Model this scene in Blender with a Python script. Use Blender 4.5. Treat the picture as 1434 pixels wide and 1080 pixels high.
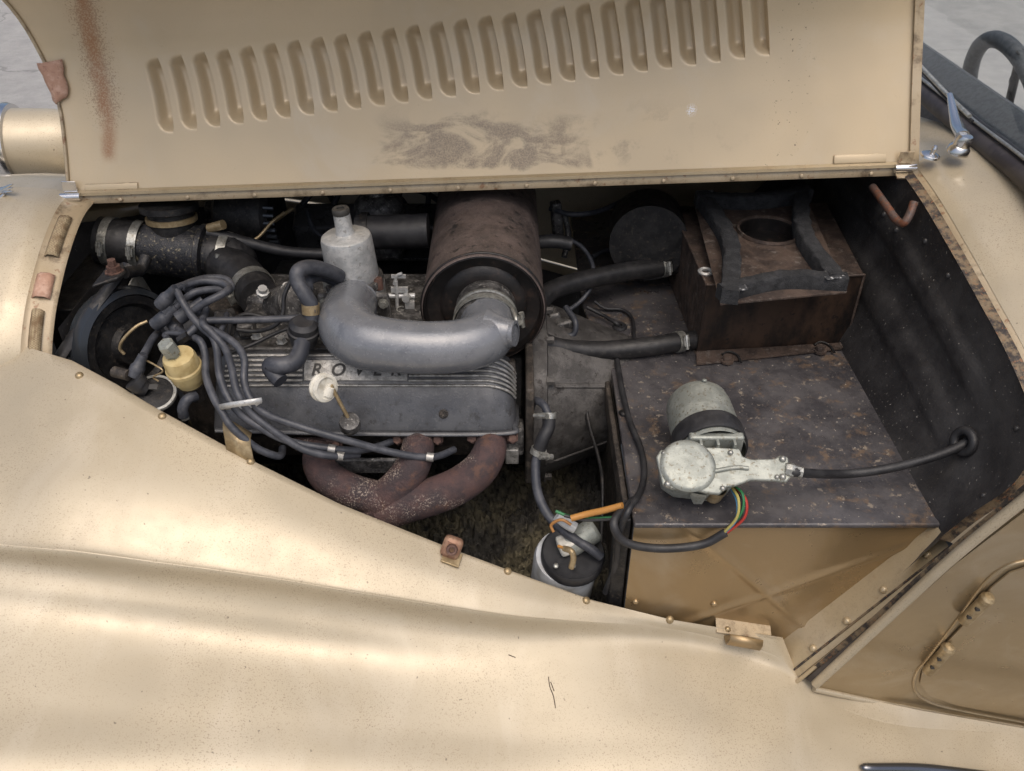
import bpy, bmesh, math, random
import numpy as np
from mathutils import Vector, Matrix
from mathutils.bvhtree import BVHTree
random.seed(7); np.random.seed(7)
for o in list(bpy.data.objects): bpy.data.objects.remove(o)
S = bpy.context.scene
COL = S.collection

# ---------------------------------------------------------------- camera
CAM = Vector((0, 0, 1.55)); PITCH = math.radians(36); FPX = 1200.0
cam = bpy.data.cameras.new('Camera'); camo = bpy.data.objects.new('Camera', cam); COL.objects.link(camo)
camo.location = CAM; camo.rotation_euler = (math.pi/2 - PITCH, 0, 0)
cam.sensor_width = 36; cam.lens = 36*FPX/1434; cam.clip_start = .01; cam.clip_end = 500
S.camera = camo
# ---------------------------------------------------------------- world, sun
SUN_EL, SUN_AZ = math.radians(68), math.radians(168)     # azimuth clockwise from +Y
w = bpy.data.worlds.new('World'); S.world = w; w.use_nodes = True
nt = w.node_tree; bg = nt.nodes['Background']
sky = nt.nodes.new('ShaderNodeTexSky'); sky.sky_type = 'NISHITA'; sky.sun_disc = False
sky.sun_elevation = SUN_EL; sky.sun_rotation = SUN_AZ; sky.air_density = 1.0; sky.dust_density = 6.0; sky.ozone_density = 0.3
nt.links.new(sky.outputs[0], bg.inputs[0]); bg.inputs[1].default_value = 0.15
sl = bpy.data.lights.new('sun', 'SUN'); sl.energy = 1.5; sl.angle = math.radians(65); sl.color = (1, .96, .90)
so = bpy.data.objects.new('sun', sl); COL.objects.link(so)
sd = Vector((math.sin(SUN_AZ)*math.cos(SUN_EL), math.cos(SUN_AZ)*math.cos(SUN_EL), math.sin(SUN_EL)))
so.rotation_euler = (-sd).to_track_quat('-Z', 'Y').to_euler()
S.view_settings.view_transform = 'Standard'; S.view_settings.look = 'None'
S.view_settings.exposure = 0.03; S.view_settings.gamma = 1
S.render.engine = 'CYCLES'; S.cycles.max_bounces = 8

# ---------------------------------------------------------------- layout helpers (camera survey -> world metres)
FW = Vector((0, math.cos(PITCH), -math.sin(PITCH))); UP = Vector((0, math.sin(PITCH), math.cos(PITCH)))
def ray(px, py): return FW + Vector((1,0,0))*((px-717)/FPX) - UP*((py-540)/FPX)
def L(px, py, y):
    r = ray(px, py); return CAM + r*(y/r.y)
def LZ(px, py, z):
    r = ray(px, py); return CAM + r*((z-CAM.z)/r.z)
def LX(px, py, x):
    r = ray(px, py); return CAM + r*(x/r.x)
def pr(P):
    d = P - CAM; dep = d.dot(FW); return (717+FPX*d.x/dep, 540-FPX*d.dot(UP)/dep)
def sc(px, P): return px*(P-CAM).dot(FW)/FPX          # pixels at P -> metres
V = Vector
# ---------------------------------------------------------------- materials
class NM:
    def __init__(s, name):
        s.m = bpy.data.materials.new(name); s.m.use_nodes = True; s.t = s.m.node_tree
        s.b = s.t.nodes['Principled BSDF']; s.tc = s.t.nodes.new('ShaderNodeTexCoord').outputs['Object']
    def n(s, ty, **k):
        x = s.t.nodes.new(ty)
        for a, b in k.items(): setattr(x, a, b)
        return x
    def put(s, inp, v):
        if hasattr(v, 'is_output'): s.t.links.new(v, inp)
        elif isinstance(v, tuple): inp.default_value = (*v, 1) if len(v) == 3 and inp.type == 'RGBA' else v
        else: inp.default_value = v
    def noise(s, scale, detail=4, rough=.6, vec=None, dist=0.):
        x = s.n('ShaderNodeTexNoise'); s.put(x.inputs['Vector'], vec or s.tc); x.inputs['Scale'].default_value = scale
        x.inputs['Detail'].default_value = detail; x.inputs['Roughness'].default_value = rough; x.inputs['Distortion'].default_value = dist
        return x.outputs[0]
    def vor(s, scale, vec=None):
        x = s.n('ShaderNodeTexVoronoi'); s.put(x.inputs['Vector'], vec or s.tc); x.inputs['Scale'].default_value = scale
        return x.outputs['Distance']
    def scale(s, v):
        x = s.n('ShaderNodeMapping'); s.put(x.inputs[0], s.tc); x.inputs['Scale'].default_value = v; return x.outputs[0]
    def rng(s, v, a, b, c=0., d=1.):
        x = s.n('ShaderNodeMapRange', interpolation_type='SMOOTHSTEP'); s.put(x.inputs[0], v)
        for i, q in enumerate((a, b, c, d)): x.inputs[i+1].default_value = q
        return x.outputs[0]
    def mth(s, op, a, b=0.):
        x = s.n('ShaderNodeMath', operation=op); s.put(x.inputs[0], a); s.put(x.inputs[1], b); return x.outputs[0]
    def mul(s, a, b): return s.mth('MULTIPLY', a, b)
    def mix(s, f, a, b):
        x = s.n('ShaderNodeMix', data_type='RGBA'); s.put(x.inputs[0], f); s.put(x.inputs[6], a); s.put(x.inputs[7], b); return x.outputs[2]
    def mixf(s, f, a, b):
        x = s.n('ShaderNodeMix', data_type='FLOAT'); s.put(x.inputs[0], f); s.put(x.inputs[2], a); s.put(x.inputs[3], b); return x.outputs[0]
    def xyz(s):
        x = s.n('ShaderNodeSeparateXYZ'); s.put(x.inputs[0], s.tc); return x.outputs
    def fin(s, col, rough=.5, metal=0., bump=None, coat=0., spec=None):
        s.put(s.b.inputs['Base Color'], col); s.put(s.b.inputs['Roughness'], rough); s.put(s.b.inputs['Metallic'], metal)
        s.b.inputs['Coat Weight'].default_value = coat; s.b.inputs['Coat Roughness'].default_value = .10
        if spec is not None: s.b.inputs['Specular IOR Level'].default_value = spec
        if bump:
            x = s.n('ShaderNodeBump'); s.put(x.inputs['Height'], bump[0]); x.inputs['Strength'].default_value = bump[1]; x.inputs['Distance'].default_value = bump[2]
            s.t.links.new(x.outputs[0], s.b.inputs['Normal'])
        return s.m

GOLD = (.425, .362, .258)
def paint(name, base=GOLD, speck=1., metal=.24, rough=.40, grime=0., extra=None):
    k = NM(name)
    big = k.noise(3.5, 3); c = k.mix(k.rng(big, .35, .65), tuple(v*.93 for v in base), tuple(min(1, v*1.05) for v in base))
    streak = k.noise(9, 4, .6, k.scale((1, .35, 1)), .6)
    c = k.mix(k.rng(streak, .48, .75, 0, .3), c, (.58, .52, .42))
    if speck:
        msk = k.rng(k.noise(7, 3), .34, .62)
        f = k.mul(k.rng(k.noise(520, 2, .5), .59, .66), msk); f = k.mul(f, .5*speck)
        c = k.mix(f, c, (.17, .125, .08))
        f2 = k.rng(k.noise(150, 2, .5), .735, .76); c = k.mix(k.mul(f2, .6*speck), c, (.06, .045, .03))
        f3 = k.rng(k.noise(620, 1, .5), .66, .7); c = k.mix(k.mul(f3, .35*speck), c, (.2, .15, .09))
    if grime:
        f = k.rng(k.noise(28, 6, .7), .5, .72); c = k.mix(k.mul(f, grime), c, (.09, .06, .035))
        f = k.rng(k.noise(60, 5, .7), .58, .66); c = k.mix(k.mul(f, grime*.8), c, (.2, .075, .025))
    if extra: c = extra(k, c)
    r = k.rng(k.noise(14, 5, .7), .3, .75, rough-.06, rough+.14)
    return k.fin(c, r, metal, (k.noise(900, 2), .03, .001), coat=.35)
def bonnet_extra(k, c):
    X, Y, Z = k.xyz()
    n1 = k.noise(18, 5, .7); n2 = k.noise(420, 3, .6); n3 = k.noise(9, 4, .6)
    d = k.mth('ABSOLUTE', k.mth('ADD', X, k.mth('ADD', .633, k.mul(k.mth('SUBTRACT', n3, .5), .035))))
    top = k.rng(Z, 1.035, 1.055)
    core = k.mul(k.rng(d, .001, .019, 1., 0.), top); core = k.mul(core, k.mul(k.rng(n2, .2, .6, .3, 1.), k.rng(n1, .25, .6, .25, 1.)))
    halo = k.mul(k.rng(d, .0, .06, 1., 0.), k.rng(Z, 1.05, 1.12))
    h = k.rng(k.mul(n2, k.mth('ADD', .55, k.mul(.55, halo))), .49, .56); h = k.mul(h, k.rng(d, .02, .085, 1., 0.))
    stain = k.mul(k.rng(d, .0, .05, .45, 0.), k.rng(Z, 1.05, 1.2)); c = k.mix(k.mul(stain, k.rng(n1, .3, .7)), c, (.34, .20, .10)); c = k.mix(k.mul(h, .5), c, (.20, .11, .055)); c = k.mix(k.mul(core, .85), c, (.32, .155, .068))
    # grease smudge
    bx = k.mul(k.rng(X, -.30, -.10), k.rng(X, -.05, .34, 1., 0.)); bz = k.mul(k.rng(Z, 1.018, 1.045), k.rng(Z, 1.06, 1.16, 1., 0.))
    sm = k.noise(13, 7, .62, k.scale((.8, 1, 1.5)), .9); sm = k.rng(k.mul(sm, k.mth('ADD', .55, k.mul(.52, k.mul(bx, bz)))), .40, .55)
    sm = k.mul(k.rng(k.mul(bx, bz), 0., .8), sm); sm2 = k.mul(k.rng(k.noise(21, 6, .65), .52, .64, 0., .5), k.mul(k.mul(k.rng(X, -.2, 0.), k.rng(X, .2, .42, 1., 0.)), k.mul(k.rng(Z, 1.03, 1.06), k.rng(Z, 1.07, 1.15, 1., 0.)))); sm = k.mth('MAXIMUM', sm, sm2); fine = k.rng(n2, .3, .65, .45, .9)
    c = k.mix(k.mul(sm, fine), c, (.215, .168, .12))
    # drips
    dr = k.noise(40, 3, .5, k.scale((1, 1, .12))); dr = k.mul(k.rng(dr, .62, .70), k.mul(k.rng(Z, 1.02, 1.04), k.rng(Z, 1.06, 1.10, 1., 0.)))
    c = k.mix(k.mul(k.mul(dr, bx), .6), c, (.2, .15, .1))
    # flaked spot
    sx = k.mth('SUBTRACT', X, .2765); sz = k.mth('SUBTRACT', Z, 1.117)
    dd = k.mth('SQRT', k.mth('ADD', k.mul(sx, sx), k.mul(sz, sz)))
    fl = k.mul(k.rng(dd, .002, .011, 1., 0.), k.rng(k.noise(420, 2), .48, .54)); c = k.mix(fl, c, (.75, .74, .74))
    rs = k.mul(k.rng(k.noise(180, 3), .66, .7), k.rng(X, .36, .42)); rs = k.mul(rs, k.rng(X, .44, .47, 1., 0.)); c = k.mix(k.mul(rs, .8), c, (.07, .045, .03))
    return c

def rough_metal(name, c1, c2, c3=None, s=40, thr=(.42, .62), rough=(.45, .7), metal=.6, bump=.25, fine=True, spots=0., spotcol=(.6,.55,.5), sp_scale=260):
    k = NM(name); n = k.noise(s, 6, .68); c = k.mix(k.rng(n, *thr), c1, c2)
    if c3: c = k.mix(k.rng(k.noise(s*2.7, 5, .7), .55, .68), c, c3)
    if spots: c = k.mix(k.mul(k.rng(k.noise(sp_scale, 2, .5), .64, .68), spots), c, spotcol)
    r = k.rng(k.noise(s*1.6, 4), .3, .7, *rough)
    h = k.noise(420 if fine else s*2, 4, .6)
    return k.fin(c, r, metal, (h, bump, .002))
M = {}
M['gold'] = paint('gold_paint', speck=1.0)
M['bonnet'] = paint('bonnet_paint', (.56, .45, .295), .10, .2, .36, extra=bonnet_extra)
M['gold_shaded'] = paint('gold_paint_shaded', (.37, .285, .17), .25, .7, .32)  # darker copy of the gold paint: the side panel's shade is in the colour
M['gold_dirty'] = paint('gold_paint_dirty', (.42, .335, .22), .6, .2, .45, grime=.8)
M['gold_flange'] = paint('gold_paint_flange', (.42, .335, .21), .5, .3, .4, grime=.2)
M['gold_inner'] = paint('gold_paint_inner', (.34, .24, .125), .3, .6, .32)  # base kept below GOLD: shade on the toolbox front is put into it
k = NM('black_bulkhead'); X = k.noise(14, 5, .65); c = k.mix(k.rng(X, .35, .7), (.022, .021, .022), (.05, .048, .048))
c = k.mix(k.mul(k.rng(k.noise(230, 2, .5), .70, .73), .8), c, (.3, .28, .25)); M['black'] = k.fin(c, k.rng(k.noise(30, 4), .3, .7, .38, .6), 0, (k.noise(260, 4), .35, .002))
k = NM('black_shelf'); n = k.noise(11, 7, .7); c = k.mix(k.rng(n, .38, .66), (.042, .040, .044), (.092, .087, .090))
c = k.mix(k.mul(k.rng(k.noise(34, 6, .72), .53, .68), .75), c, (.16, .11, .072)); c = k.mix(k.mul(k.rng(k.noise(75, 5, .7), .60, .66), .8), c, (.26, .22, .175))
c = k.mix(k.rng(k.noise(250, 2, .5), .715, .735), c, (.55, .5, .42)); M['shelf'] = k.fin(c, k.rng(k.noise(40, 5), .3, .7, .24, .5), .1, (k.noise(120, 5, .65), .35, .002))
M['rubber'] = rough_metal('rubber', (.014,.014,.016), (.028,.028,.030), None, 30, rough=(.45,.6), metal=0, bump=.1)
M['lead'] = rough_metal('lead_rubber', (.030,.033,.042), (.062,.065,.076), None, 40, rough=(.42,.6), metal=0, bump=.08)
M['hose'] = rough_metal('hose_rubber', (.012,.012,.013), (.026,.025,.026), (.04,.038,.036), 40, rough=(.4,.6), metal=0, bump=.12)
M['foam'] = rough_metal('foam', (.016,.017,.019), (.032,.033,.036), (.010,.010,.012), 60, rough=(.85,.95), metal=0, bump=.9, spots=.0)
M['tape'] = rough_metal('worn_tape', (.03,.032,.036), (.42,.42,.42), None, 150, thr=(.5,.62), rough=(.6,.8), metal=0, bump=.3)
M['steel'] = rough_metal('cast_alloy', (.42,.43,.43), (.56,.56,.55), (.28,.27,.25), 70, rough=(.34,.5), metal=.45, bump=.3)
M['alloy_dirty'] = rough_metal('dirty_alloy', (.05,.048,.047), (.15,.145,.14), (.30,.29,.27), 55, rough=(.45,.65), metal=.55, bump=.5)
M['dark_metal'] = rough_metal('dark_metal', (.010,.010,.011), (.024,.023,.023), (.05,.042,.035), 45, rough=(.38,.6), metal=.3, bump=.4)
M['casting'] = rough_metal('grimy_casting', (.03,.026,.023), (.07,.058,.048), (.12,.10,.08), 35, rough=(.5,.75), metal=.3, bump=.6)
M['elbow'] = rough_metal('grey_painted_pipe', (.150,.158,.174), (.182,.189,.204), (.125,.132,.147), 18, rough=(.16,.30), metal=.2, bump=.14, spots=.25, spotcol=(.35,.35,.36), sp_scale=300)
M['rocker'] = rough_metal('rocker_black', (.058,.060,.066), (.082,.084,.090), (.040,.039,.039), 26, rough=(.24,.42), metal=.15, bump=.15, spots=.3, spotcol=(.16,.16,.16), sp_scale=300)
M['fin'] = rough_metal('bare_fin', (.26,.255,.24), (.42,.41,.39), (.13,.122,.115), 90, rough=(.4,.6), metal=.65, bump=.2)
M['canister'] = rough_metal('rusty_canister', (.068,.053,.048), (.125,.095,.086), (.018,.016,.016), 20, thr=(.35,.65), rough=(.55,.8), metal=.15, bump=.5, spots=.5, spotcol=(.22,.18,.16), sp_scale=420)
M['canister_face'] = rough_metal('canister_face', (.009,.008,.008), (.02,.016,.015), (.04,.026,.02), 18, rough=(.35,.55), metal=.1, bump=.2)
k = NM('rusty_manifold'); c = k.mix(k.rng(k.noise(24, 6, .7), .38, .62), (.036,.025,.027), (.074,.041,.038)); c = k.mix(k.mul(k.rng(k.noise(45, 6, .7), .56, .68), .7), c, (.11,.055,.036))
pt = k.rng(k.noise(14, 4, .6), .44, .62); c = k.mix(k.mul(k.mul(k.rng(k.noise(420, 3, .6), .53, .60), pt), .85), c, (.40,.33,.27)); M['manifold'] = k.fin(c, .8, 0, (k.noise(260, 5, .65), .7, .003))
M['heater'] = rough_metal('rusty_heater', (.048,.036,.031), (.105,.075,.060), (.16,.135,.118), 26, thr=(.38,.62), rough=(.45,.7), metal=.25, bump=.4)
k = NM('heater_front'); n = k.noise(16, 6, .7, k.scale((1, 1, .5))); c = k.mix(k.rng(n, .36, .66), (.010,.009,.009), (.062,.038,.026)); c = k.mix(k.rng(k.noise(90, 5), .6, .68), c, (.02,.016,.015)); M['heater_front'] = k.fin(c, .42, .25, (k.noise(200), .2, .002))
M['zinc'] = rough_metal('zinc_plate', (.25,.265,.24), (.34,.355,.32), (.19,.18,.145), 45, rough=(.4,.56), metal=.45, bump=.2, spots=.8, spotcol=(.16,.14,.10), sp_scale=240)
M['clamp'] = rough_metal('clamp_steel', (.30,.30,.275), (.45,.45,.42), (.17,.14,.10), 110, rough=(.28,.45), metal=.7, bump=.2)
M['brass'] = rough_metal('brass_clip', (.30,.225,.125), (.42,.33,.2), None, 80, rough=(.35,.5), metal=.6, bump=.15)
M['copper'] = rough_metal('copper_rust', (.27,.15,.10), (.36,.235,.155), (.12,.06,.04), 80, rough=(.45,.65), metal=.4, bump=.3)
M['rust_bolt'] = rough_metal('rust_bolt', (.09,.05,.04), (.15,.085,.065), (.05,.035,.03), 90, rough=(.55,.75), metal=.3, bump=.4)
M['leather'] = rough_metal('leather_tab', (.40,.235,.165), (.50,.33,.25), (.30,.17,.12), 60, rough=(.65,.85), metal=0, bump=.5)
k = NM('chrome'); M['chrome'] = k.fin((.66,.655,.65), .2, 1.)
k = NM('cream_plastic'); M['cream'] = k.fin(k.mix(k.rng(k.noise(40, 5), .4, .7), (.50,.40,.20), (.33,.24,.10)), .4)
k = NM('white_plastic'); M['white'] = k.fin(k.mix(k.rng(k.noise(70, 5), .45, .7), (.62,.60,.53), (.40,.37,.30)), .45)
k = NM('reservoir_plastic'); M['reservoir'] = k.fin(k.mix(k.rng(k.noise(30, 4), .4, .7), (.46,.48,.50), (.30,.30,.29)), .4)
for nm_, cc in (('red', (.35,.03,.02)), ('green', (.03,.16,.06)), ('blue', (.08,.25,.42)), ('yellow', (.38,.33,.1)), ('brown', (.30,.14,.04)), ('orange', (.42,.2,.05))):
    k = NM('wire_'+nm_); M['wire_'+nm_] = k.fin(cc, .45)
k = NM('letter_black'); M['letter'] = k.fin((.035,.033,.03), .6)
k = NM('dash_leather'); M['dash'] = k.fin(k.mix(k.rng(k.noise(120, 3), .4, .6), (.045,.05,.056), (.07,.076,.083)), .55, 0, (k.noise(300), .2, .002))
k = NM('screen_frame'); M['frame'] = k.fin(k.mix(k.rng(k.noise(30, 4), .4, .6), (.028,.022,.022), (.05,.042,.04)), .5, 0, (k.noise(350), .2, .001))
k = NM('glass'); k.b.inputs['Transmission Weight'].default_value = 1; k.b.inputs['IOR'].default_value = 1.3; M['glass'] = k.fin((.93,.96,.95), .02)
k = NM('concrete'); c = k.mix(k.rng(k.noise(5, 10, .72), .32, .7), (.235,.232,.226), (.315,.31,.298)); c = k.mix(k.mul(k.rng(k.noise(38, 6, .75), .5, .72), .45), c, (.18,.178,.172)); c = k.mix(k.mul(k.rng(k.noise(.9, 3), .4, .65), .25), c, (.36,.35,.33))
vd = k.n('ShaderNodeTexVoronoi', feature='DISTANCE_TO_EDGE'); wv_ = k.n('ShaderNodeVectorMath', operation='ADD'); nz = k.n('ShaderNodeTexNoise'); k.put(nz.inputs[0], k.tc); nz.inputs['Scale'].default_value = 3.; nz.inputs['Detail'].default_value = 8
sc3 = k.n('ShaderNodeVectorMath', operation='SCALE'); k.put(sc3.inputs[0], nz.outputs[1]); sc3.inputs['Scale'].default_value = .35; k.put(wv_.inputs[0], k.tc); k.put(wv_.inputs[1], sc3.outputs[0]); k.put(vd.inputs['Vector'], wv_.outputs[0]); vd.inputs['Scale'].default_value = .45
c = k.mix(k.rng(vd.outputs[0], .0, .006, .55, 0.), c, (.10,.10,.10)); M['concrete'] = k.fin(c, .85, 0, (k.noise(60, 8, .7), .6, .01))
k = NM('dirt'); c = k.mix(k.rng(k.noise(9, 4), .42, .62), (.045,.042,.037), (.135,.118,.075)); c = k.mix(k.rng(k.noise(70, 5), .5, .7), c, (.008,.008,.007)); M['dirt'] = k.fin(c, .85, 0, (k.noise(90, 6), .8, .01))
# black paint worn through on edges: rusty ledge
M['ledge'] = rough_metal('rusty_ledge', (.19,.14,.085), (.035,.029,.026), (.24,.11,.05), 60, thr=(.4,.58), rough=(.5,.8), metal=.1, bump=.4)

# ---------------------------------------------------------------- mesh helpers
ORG = {}
def origin(p):
    while p is not None and p.parent is not None: p = p.parent
    return ORG.get(p.name, V((0,0,0))) if p else V((0,0,0))
def thing(name, label, cat, loc=(0,0,0), group=None):
    o = bpy.data.objects.new(name, None); COL.objects.link(o); o.location = loc; o.empty_display_size = .05
    ORG[o.name] = V(loc); o['label'] = label; o['category'] = cat
    if group: o['group'] = group
    return o
def tag(o, label, cat): o['label'] = label; o['category'] = cat; return o
def mk(name, verts, faces, mat, parent=None, smooth=True, sharp=35):
    og = origin(parent); me = bpy.data.meshes.new(name)
    me.from_pydata([(v[0]-og.x, v[1]-og.y, v[2]-og.z) for v in verts], [], faces); me.update()
    bm = bmesh.new(); bm.from_mesh(me); bmesh.ops.recalc_face_normals(bm, faces=bm.faces)
    if smooth:
        th = math.radians(sharp)
        for f in bm.faces: f.smooth = True
        for e in bm.edges:
            if len(e.link_faces) == 2 and e.calc_face_angle(0) > th: e.smooth = False
    bm.to_mesh(me); bm.free()
    me.materials.append(M[mat] if isinstance(mat, str) else mat)
    o = bpy.data.objects.new(name, me); COL.objects.link(o); o.parent = parent
    return o
def bev(o, w, n=2, ang=40):
    m = o.modifiers.new('bevel', 'BEVEL'); m.width = w; m.segments = n; m.limit_method = 'ANGLE'; m.angle_limit = math.radians(ang); return o
def solid(o, t, off=0):
    m = o.modifiers.new('solid', 'SOLIDIFY'); m.thickness = t; m.offset = off; return o
def catmull(pts, n=8, closed=False):
    pts = [V(p) for p in pts]
    if len(pts) == 2 and not closed: return [pts[0].lerp(pts[1], i/n) for i in range(n+1)]
    out = []; N = len(pts); seg = N if closed else N-1
    for i in range(seg):
        if closed: p0, p1, p2, p3 = pts[i-1], pts[i], pts[(i+1) % N], pts[(i+2) % N]
        else:
            p1, p2 = pts[i], pts[i+1]; p0 = pts[i-1] if i else p1*2-p2; p3 = pts[i+2] if i+2 < N else p2*2-p1
        for j in range(n):
            t = j/n; out.append(.5*((2*p1)+(p2-p0)*t+(2*p0-5*p1+4*p2-p3)*t*t+(3*p1-p0-3*p2+p3)*t**3))
    if not closed: out.append(pts[-1])
    return out
def tube_geo(pts, r, n=12, sub=8, closed=False, raw=False, sx=1., cap=True):
    P = pts if raw else catmull(pts, sub, closed); K = len(P)
    if isinstance(r, (list, tuple)):
        R = list(np.interp(np.linspace(0, 1, K), np.linspace(0, 1, len(r)), r))
    else: R = [r]*K
    vs, fs = [], []; T = []
    for i in range(K):
        a = P[i-1] if (i or closed) else P[i]; b = P[(i+1) % K] if (i+1 < K or closed) else P[i]
        T.append((b-a).normalized())
    ref = V((0,0,1)) if abs(T[0].z) < .9 else V((0,1,0))
    u = (ref - T[0]*ref.dot(T[0])).normalized()
    for i in range(K):
        u = (u - T[i]*u.dot(T[i])).normalized(); v = T[i].cross(u)
        for j in range(n):
            a = 2*math.pi*j/n; vs.append(P[i] + (u*math.cos(a)*sx + v*math.sin(a))*R[i])
    for i in range(K if closed else K-1):
        i2 = (i+1) % K
        for j in range(n): fs.append((i*n+j, i*n+(j+1) % n, i2*n+(j+1) % n, i2*n+j))
    if not closed and cap:
        fs.append(tuple(range(n-1, -1, -1))); fs.append(tuple((K-1)*n+j for j in range(n)))
    return vs, fs
def tube(name, pts, r, mat, parent=None, **k):
    vs, fs = tube_geo(pts, r, **k); return mk(name, vs, fs, mat, parent, sharp=50)
def basis(axis, hint=None):
    a = V(axis).normalized(); h = V(hint) if hint else (V((0,0,1)) if abs(a.z) < .9 else V((1,0,0)))
    u = (h - a*h.dot(a)).normalized(); return u, a.cross(u), a
def lathe_geo(prof, o, axis, n=32):
    u, v, a = basis(axis); o = V(o); vs, fs = [], []
    for (r, h) in prof:
        for j in range(n):
            t = 2*math.pi*j/n; vs.append(o + a*h + (u*math.cos(t)+v*math.sin(t))*max(r, 1e-5))
    for i in range(len(prof)-1):
        for j in range(n): fs.append((i*n+j, i*n+(j+1) % n, (i+1)*n+(j+1) % n, (i+1)*n+j))
    return vs, fs
def lathe(name, prof, o, axis, mat, parent=None, n=32, sharp=35):
    vs, fs = lathe_geo(prof, o, axis, n); return mk(name, vs, fs, mat, parent, sharp=sharp)
def box_geo(c, s, u=(1,0,0), v=(0,1,0)):
    u = V(u).normalized(); v = V(v); v = (v-u*v.dot(u)).normalized(); w_ = u.cross(v); c = V(c); vs = []
    for a in (-1, 1):
        for b in (-1, 1):
            for d in (-1, 1): vs.append(c+u*a*s[0]/2+v*b*s[1]/2+w_*d*s[2]/2)
    return vs, [(0,1,3,2),(4,6,7,5),(0,4,5,1),(2,3,7,6),(0,2,6,4),(1,5,7,3)]
def box(name, c, s, mat, parent=None, u=(1,0,0), v=(0,1,0), b=.002):
    vs, fs = box_geo(c, s, u, v); o = mk(name, vs, fs, mat, parent)
    if b: bev(o, b)
    return o
def prism_geo(poly, ext):
    ext = V(ext); n = len(poly); vs = [V(p) for p in poly]+[V(p)+ext for p in poly]
    fs = [tuple(range(n-1, -1, -1)), tuple(range(n, 2*n))]+[(i, (i+1) % n, n+(i+1) % n, n+i) for i in range(n)]
    return vs, fs
def prism(name, poly, ext, mat, parent=None, b=.002):
    vs, fs = prism_geo(poly, ext); o = mk(name, vs, fs, mat, parent)
    if b: bev(o, b)
    return o
def grid(rows):
    R, C = len(rows), len(rows[0]); vs = [p for r in rows for p in r]
    return vs, [(i*C+j, i*C+j+1, (i+1)*C+j+1, (i+1)*C+j) for i in range(R-1) for j in range(C-1)]
def merge(*gs):
    vs, fs = [], []
    for a, b in gs:
        n = len(vs); vs += list(a); fs += [tuple(i+n for i in f) for f in b]
    return vs, fs
def bvh_of(g): return BVHTree.FromPolygons([V(p) for p in g[0]], g[1])
def cast(bv, px, py):
    r = ray(px, py).normalized(); h = bv.ray_cast(CAM, r)
    if h[0] is None: return None, None
    n = h[1] if h[1].dot(r) < 0 else -h[1]
    return h[0], n
_shared = {}
def dome(name, p, n, r, mat, parent, h=.45):
    key = (name, mat, round(r, 4))
    if key not in _shared:
        prof = [(r, -r*.3), (r, .1*r), (r*.85, r*h*.6), (r*.5, r*h*.92), (0, r*h)]
        vs, fs = lathe_geo(prof, (0,0,0), (0,0,1), 12); me = bpy.data.meshes.new(name); me.from_pydata(vs, [], fs)
        for q in me.polygons: q.use_smooth = True
        me.materials.append(M[mat]); _shared[key] = me
    o = bpy.data.objects.new(name, _shared[key]); COL.objects.link(o); o.parent = parent
    o.location = V(p)-origin(parent); o.rotation_euler = V(n).to_track_quat('Z', 'Y').to_euler(); return o
def ring_clamp(name, c, axis, r, wd, mat, parent, screw=None):
    o = lathe(name, [(r, -wd/2), (r+.0016, -wd/2), (r+.0016, wd/2), (r, wd/2)], c, axis, mat, parent, 28)
    if screw is not None:
        a = V(axis).normalized(); s = V(screw); s = (s-a*s.dot(a)).normalized(); t = a.cross(s)
        p = V(c)+s*(r+.004)
        g = merge(box_geo(p, (.014, wd*.8, .007), t, a), lathe_geo([(0,-.012),(.0042,-.012),(.0042,-.004),(.003,-.004),(.003,.012),(0,.012)], p+s*.003, t, 10))
        mk('clamp_screw', *g, mat, o)
    return o
YC = 1.284
def mir(p): return V((p[0], 2*YC-p[1], p[2]))
def mirg(g): return [mir(p) for p in g[0]], [tuple(reversed(f)) for f in g[1]]

# ================================================================= SETTING
g = grid([[V((x, y, 0)) for x in np.linspace(-60, 60, 13)] for y in np.linspace(-40, 120, 17)])
ground = mk('concrete_ground', *g, 'concrete'); ground['kind'] = 'structure'

# ================================================================= CAR BODY
car = thing('sports_car', 'gold vintage sports car with its louvred bonnet folded open over the engine', 'car', (0, YC, 0))

# ---- front wing: surveyed sections, swept
PXS = [-300, 0, 400, 700, 1000, 1112, 1150, 1434, 1800]
rowpy = [[430,640,737,759,788,845,960,1075,1160,1290],
         [475,650,766,788,815,870,980,1078,1150,1280],
         [668,745,815,836,862,915,1005,1085,1160,1290],
         [795,830,863,884,908,955,1025,1095,1165,1290],
         [880,887,894,912,940,990,1040,1090,1150,1280],
         [928,935,942,955,978,1020,1065,1110,1170,1290],
         [965,970,977,990,1014,1055,1095,1135,1185,1295],
         [1020,1025,1032,1045,1070,1110,1150,1190,1240,1350],
         [1090,1095,1102,1115,1140,1180,1220,1260,1310,1420]]
rowz = [[.86,.82,.786,.763,.744,.720,.690,.668,.63,.5],
        [.865,.815,.774,.751,.734,.708,.679,.661,.625,.49],
        [.765,.737,.702,.677,.655,.624,.605,.589,.555,.45],
        [.655,.643,.627,.600,.582,.563,.543,.529,.50,.39],
        [.545,.541,.535,.522,.515,.508,.50,.485,.45,.36],
        [.495,.492,.489,.482,.476,.472,.464,.449,.415,.31],
        [.47,.468,.466,.463,.459,.453,.443,.425,.385,.28],
        [.374,.372,.370,.367,.363,.358,.35,.335,.30,.2],
        [.24,.238,.236,.233,.23,.225,.215,.2,.17,.1]]
E_PX = [-300,-150,0,100,160,220,350,475,635,710,830,940,1050,1096,1114,1145,1290,1434,1600,1800]
E_PY = [430,452,475,505,537,573,644,706,770,798,841,868,886,893,938,965,995,1020,1053,1090]
E_Z  = [.86,.865,.868,.867,.851,.832,.785,.735,.675,.65,.605,.57,.54,.527,.487,.47,.424,.374,.315,.24]
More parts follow.
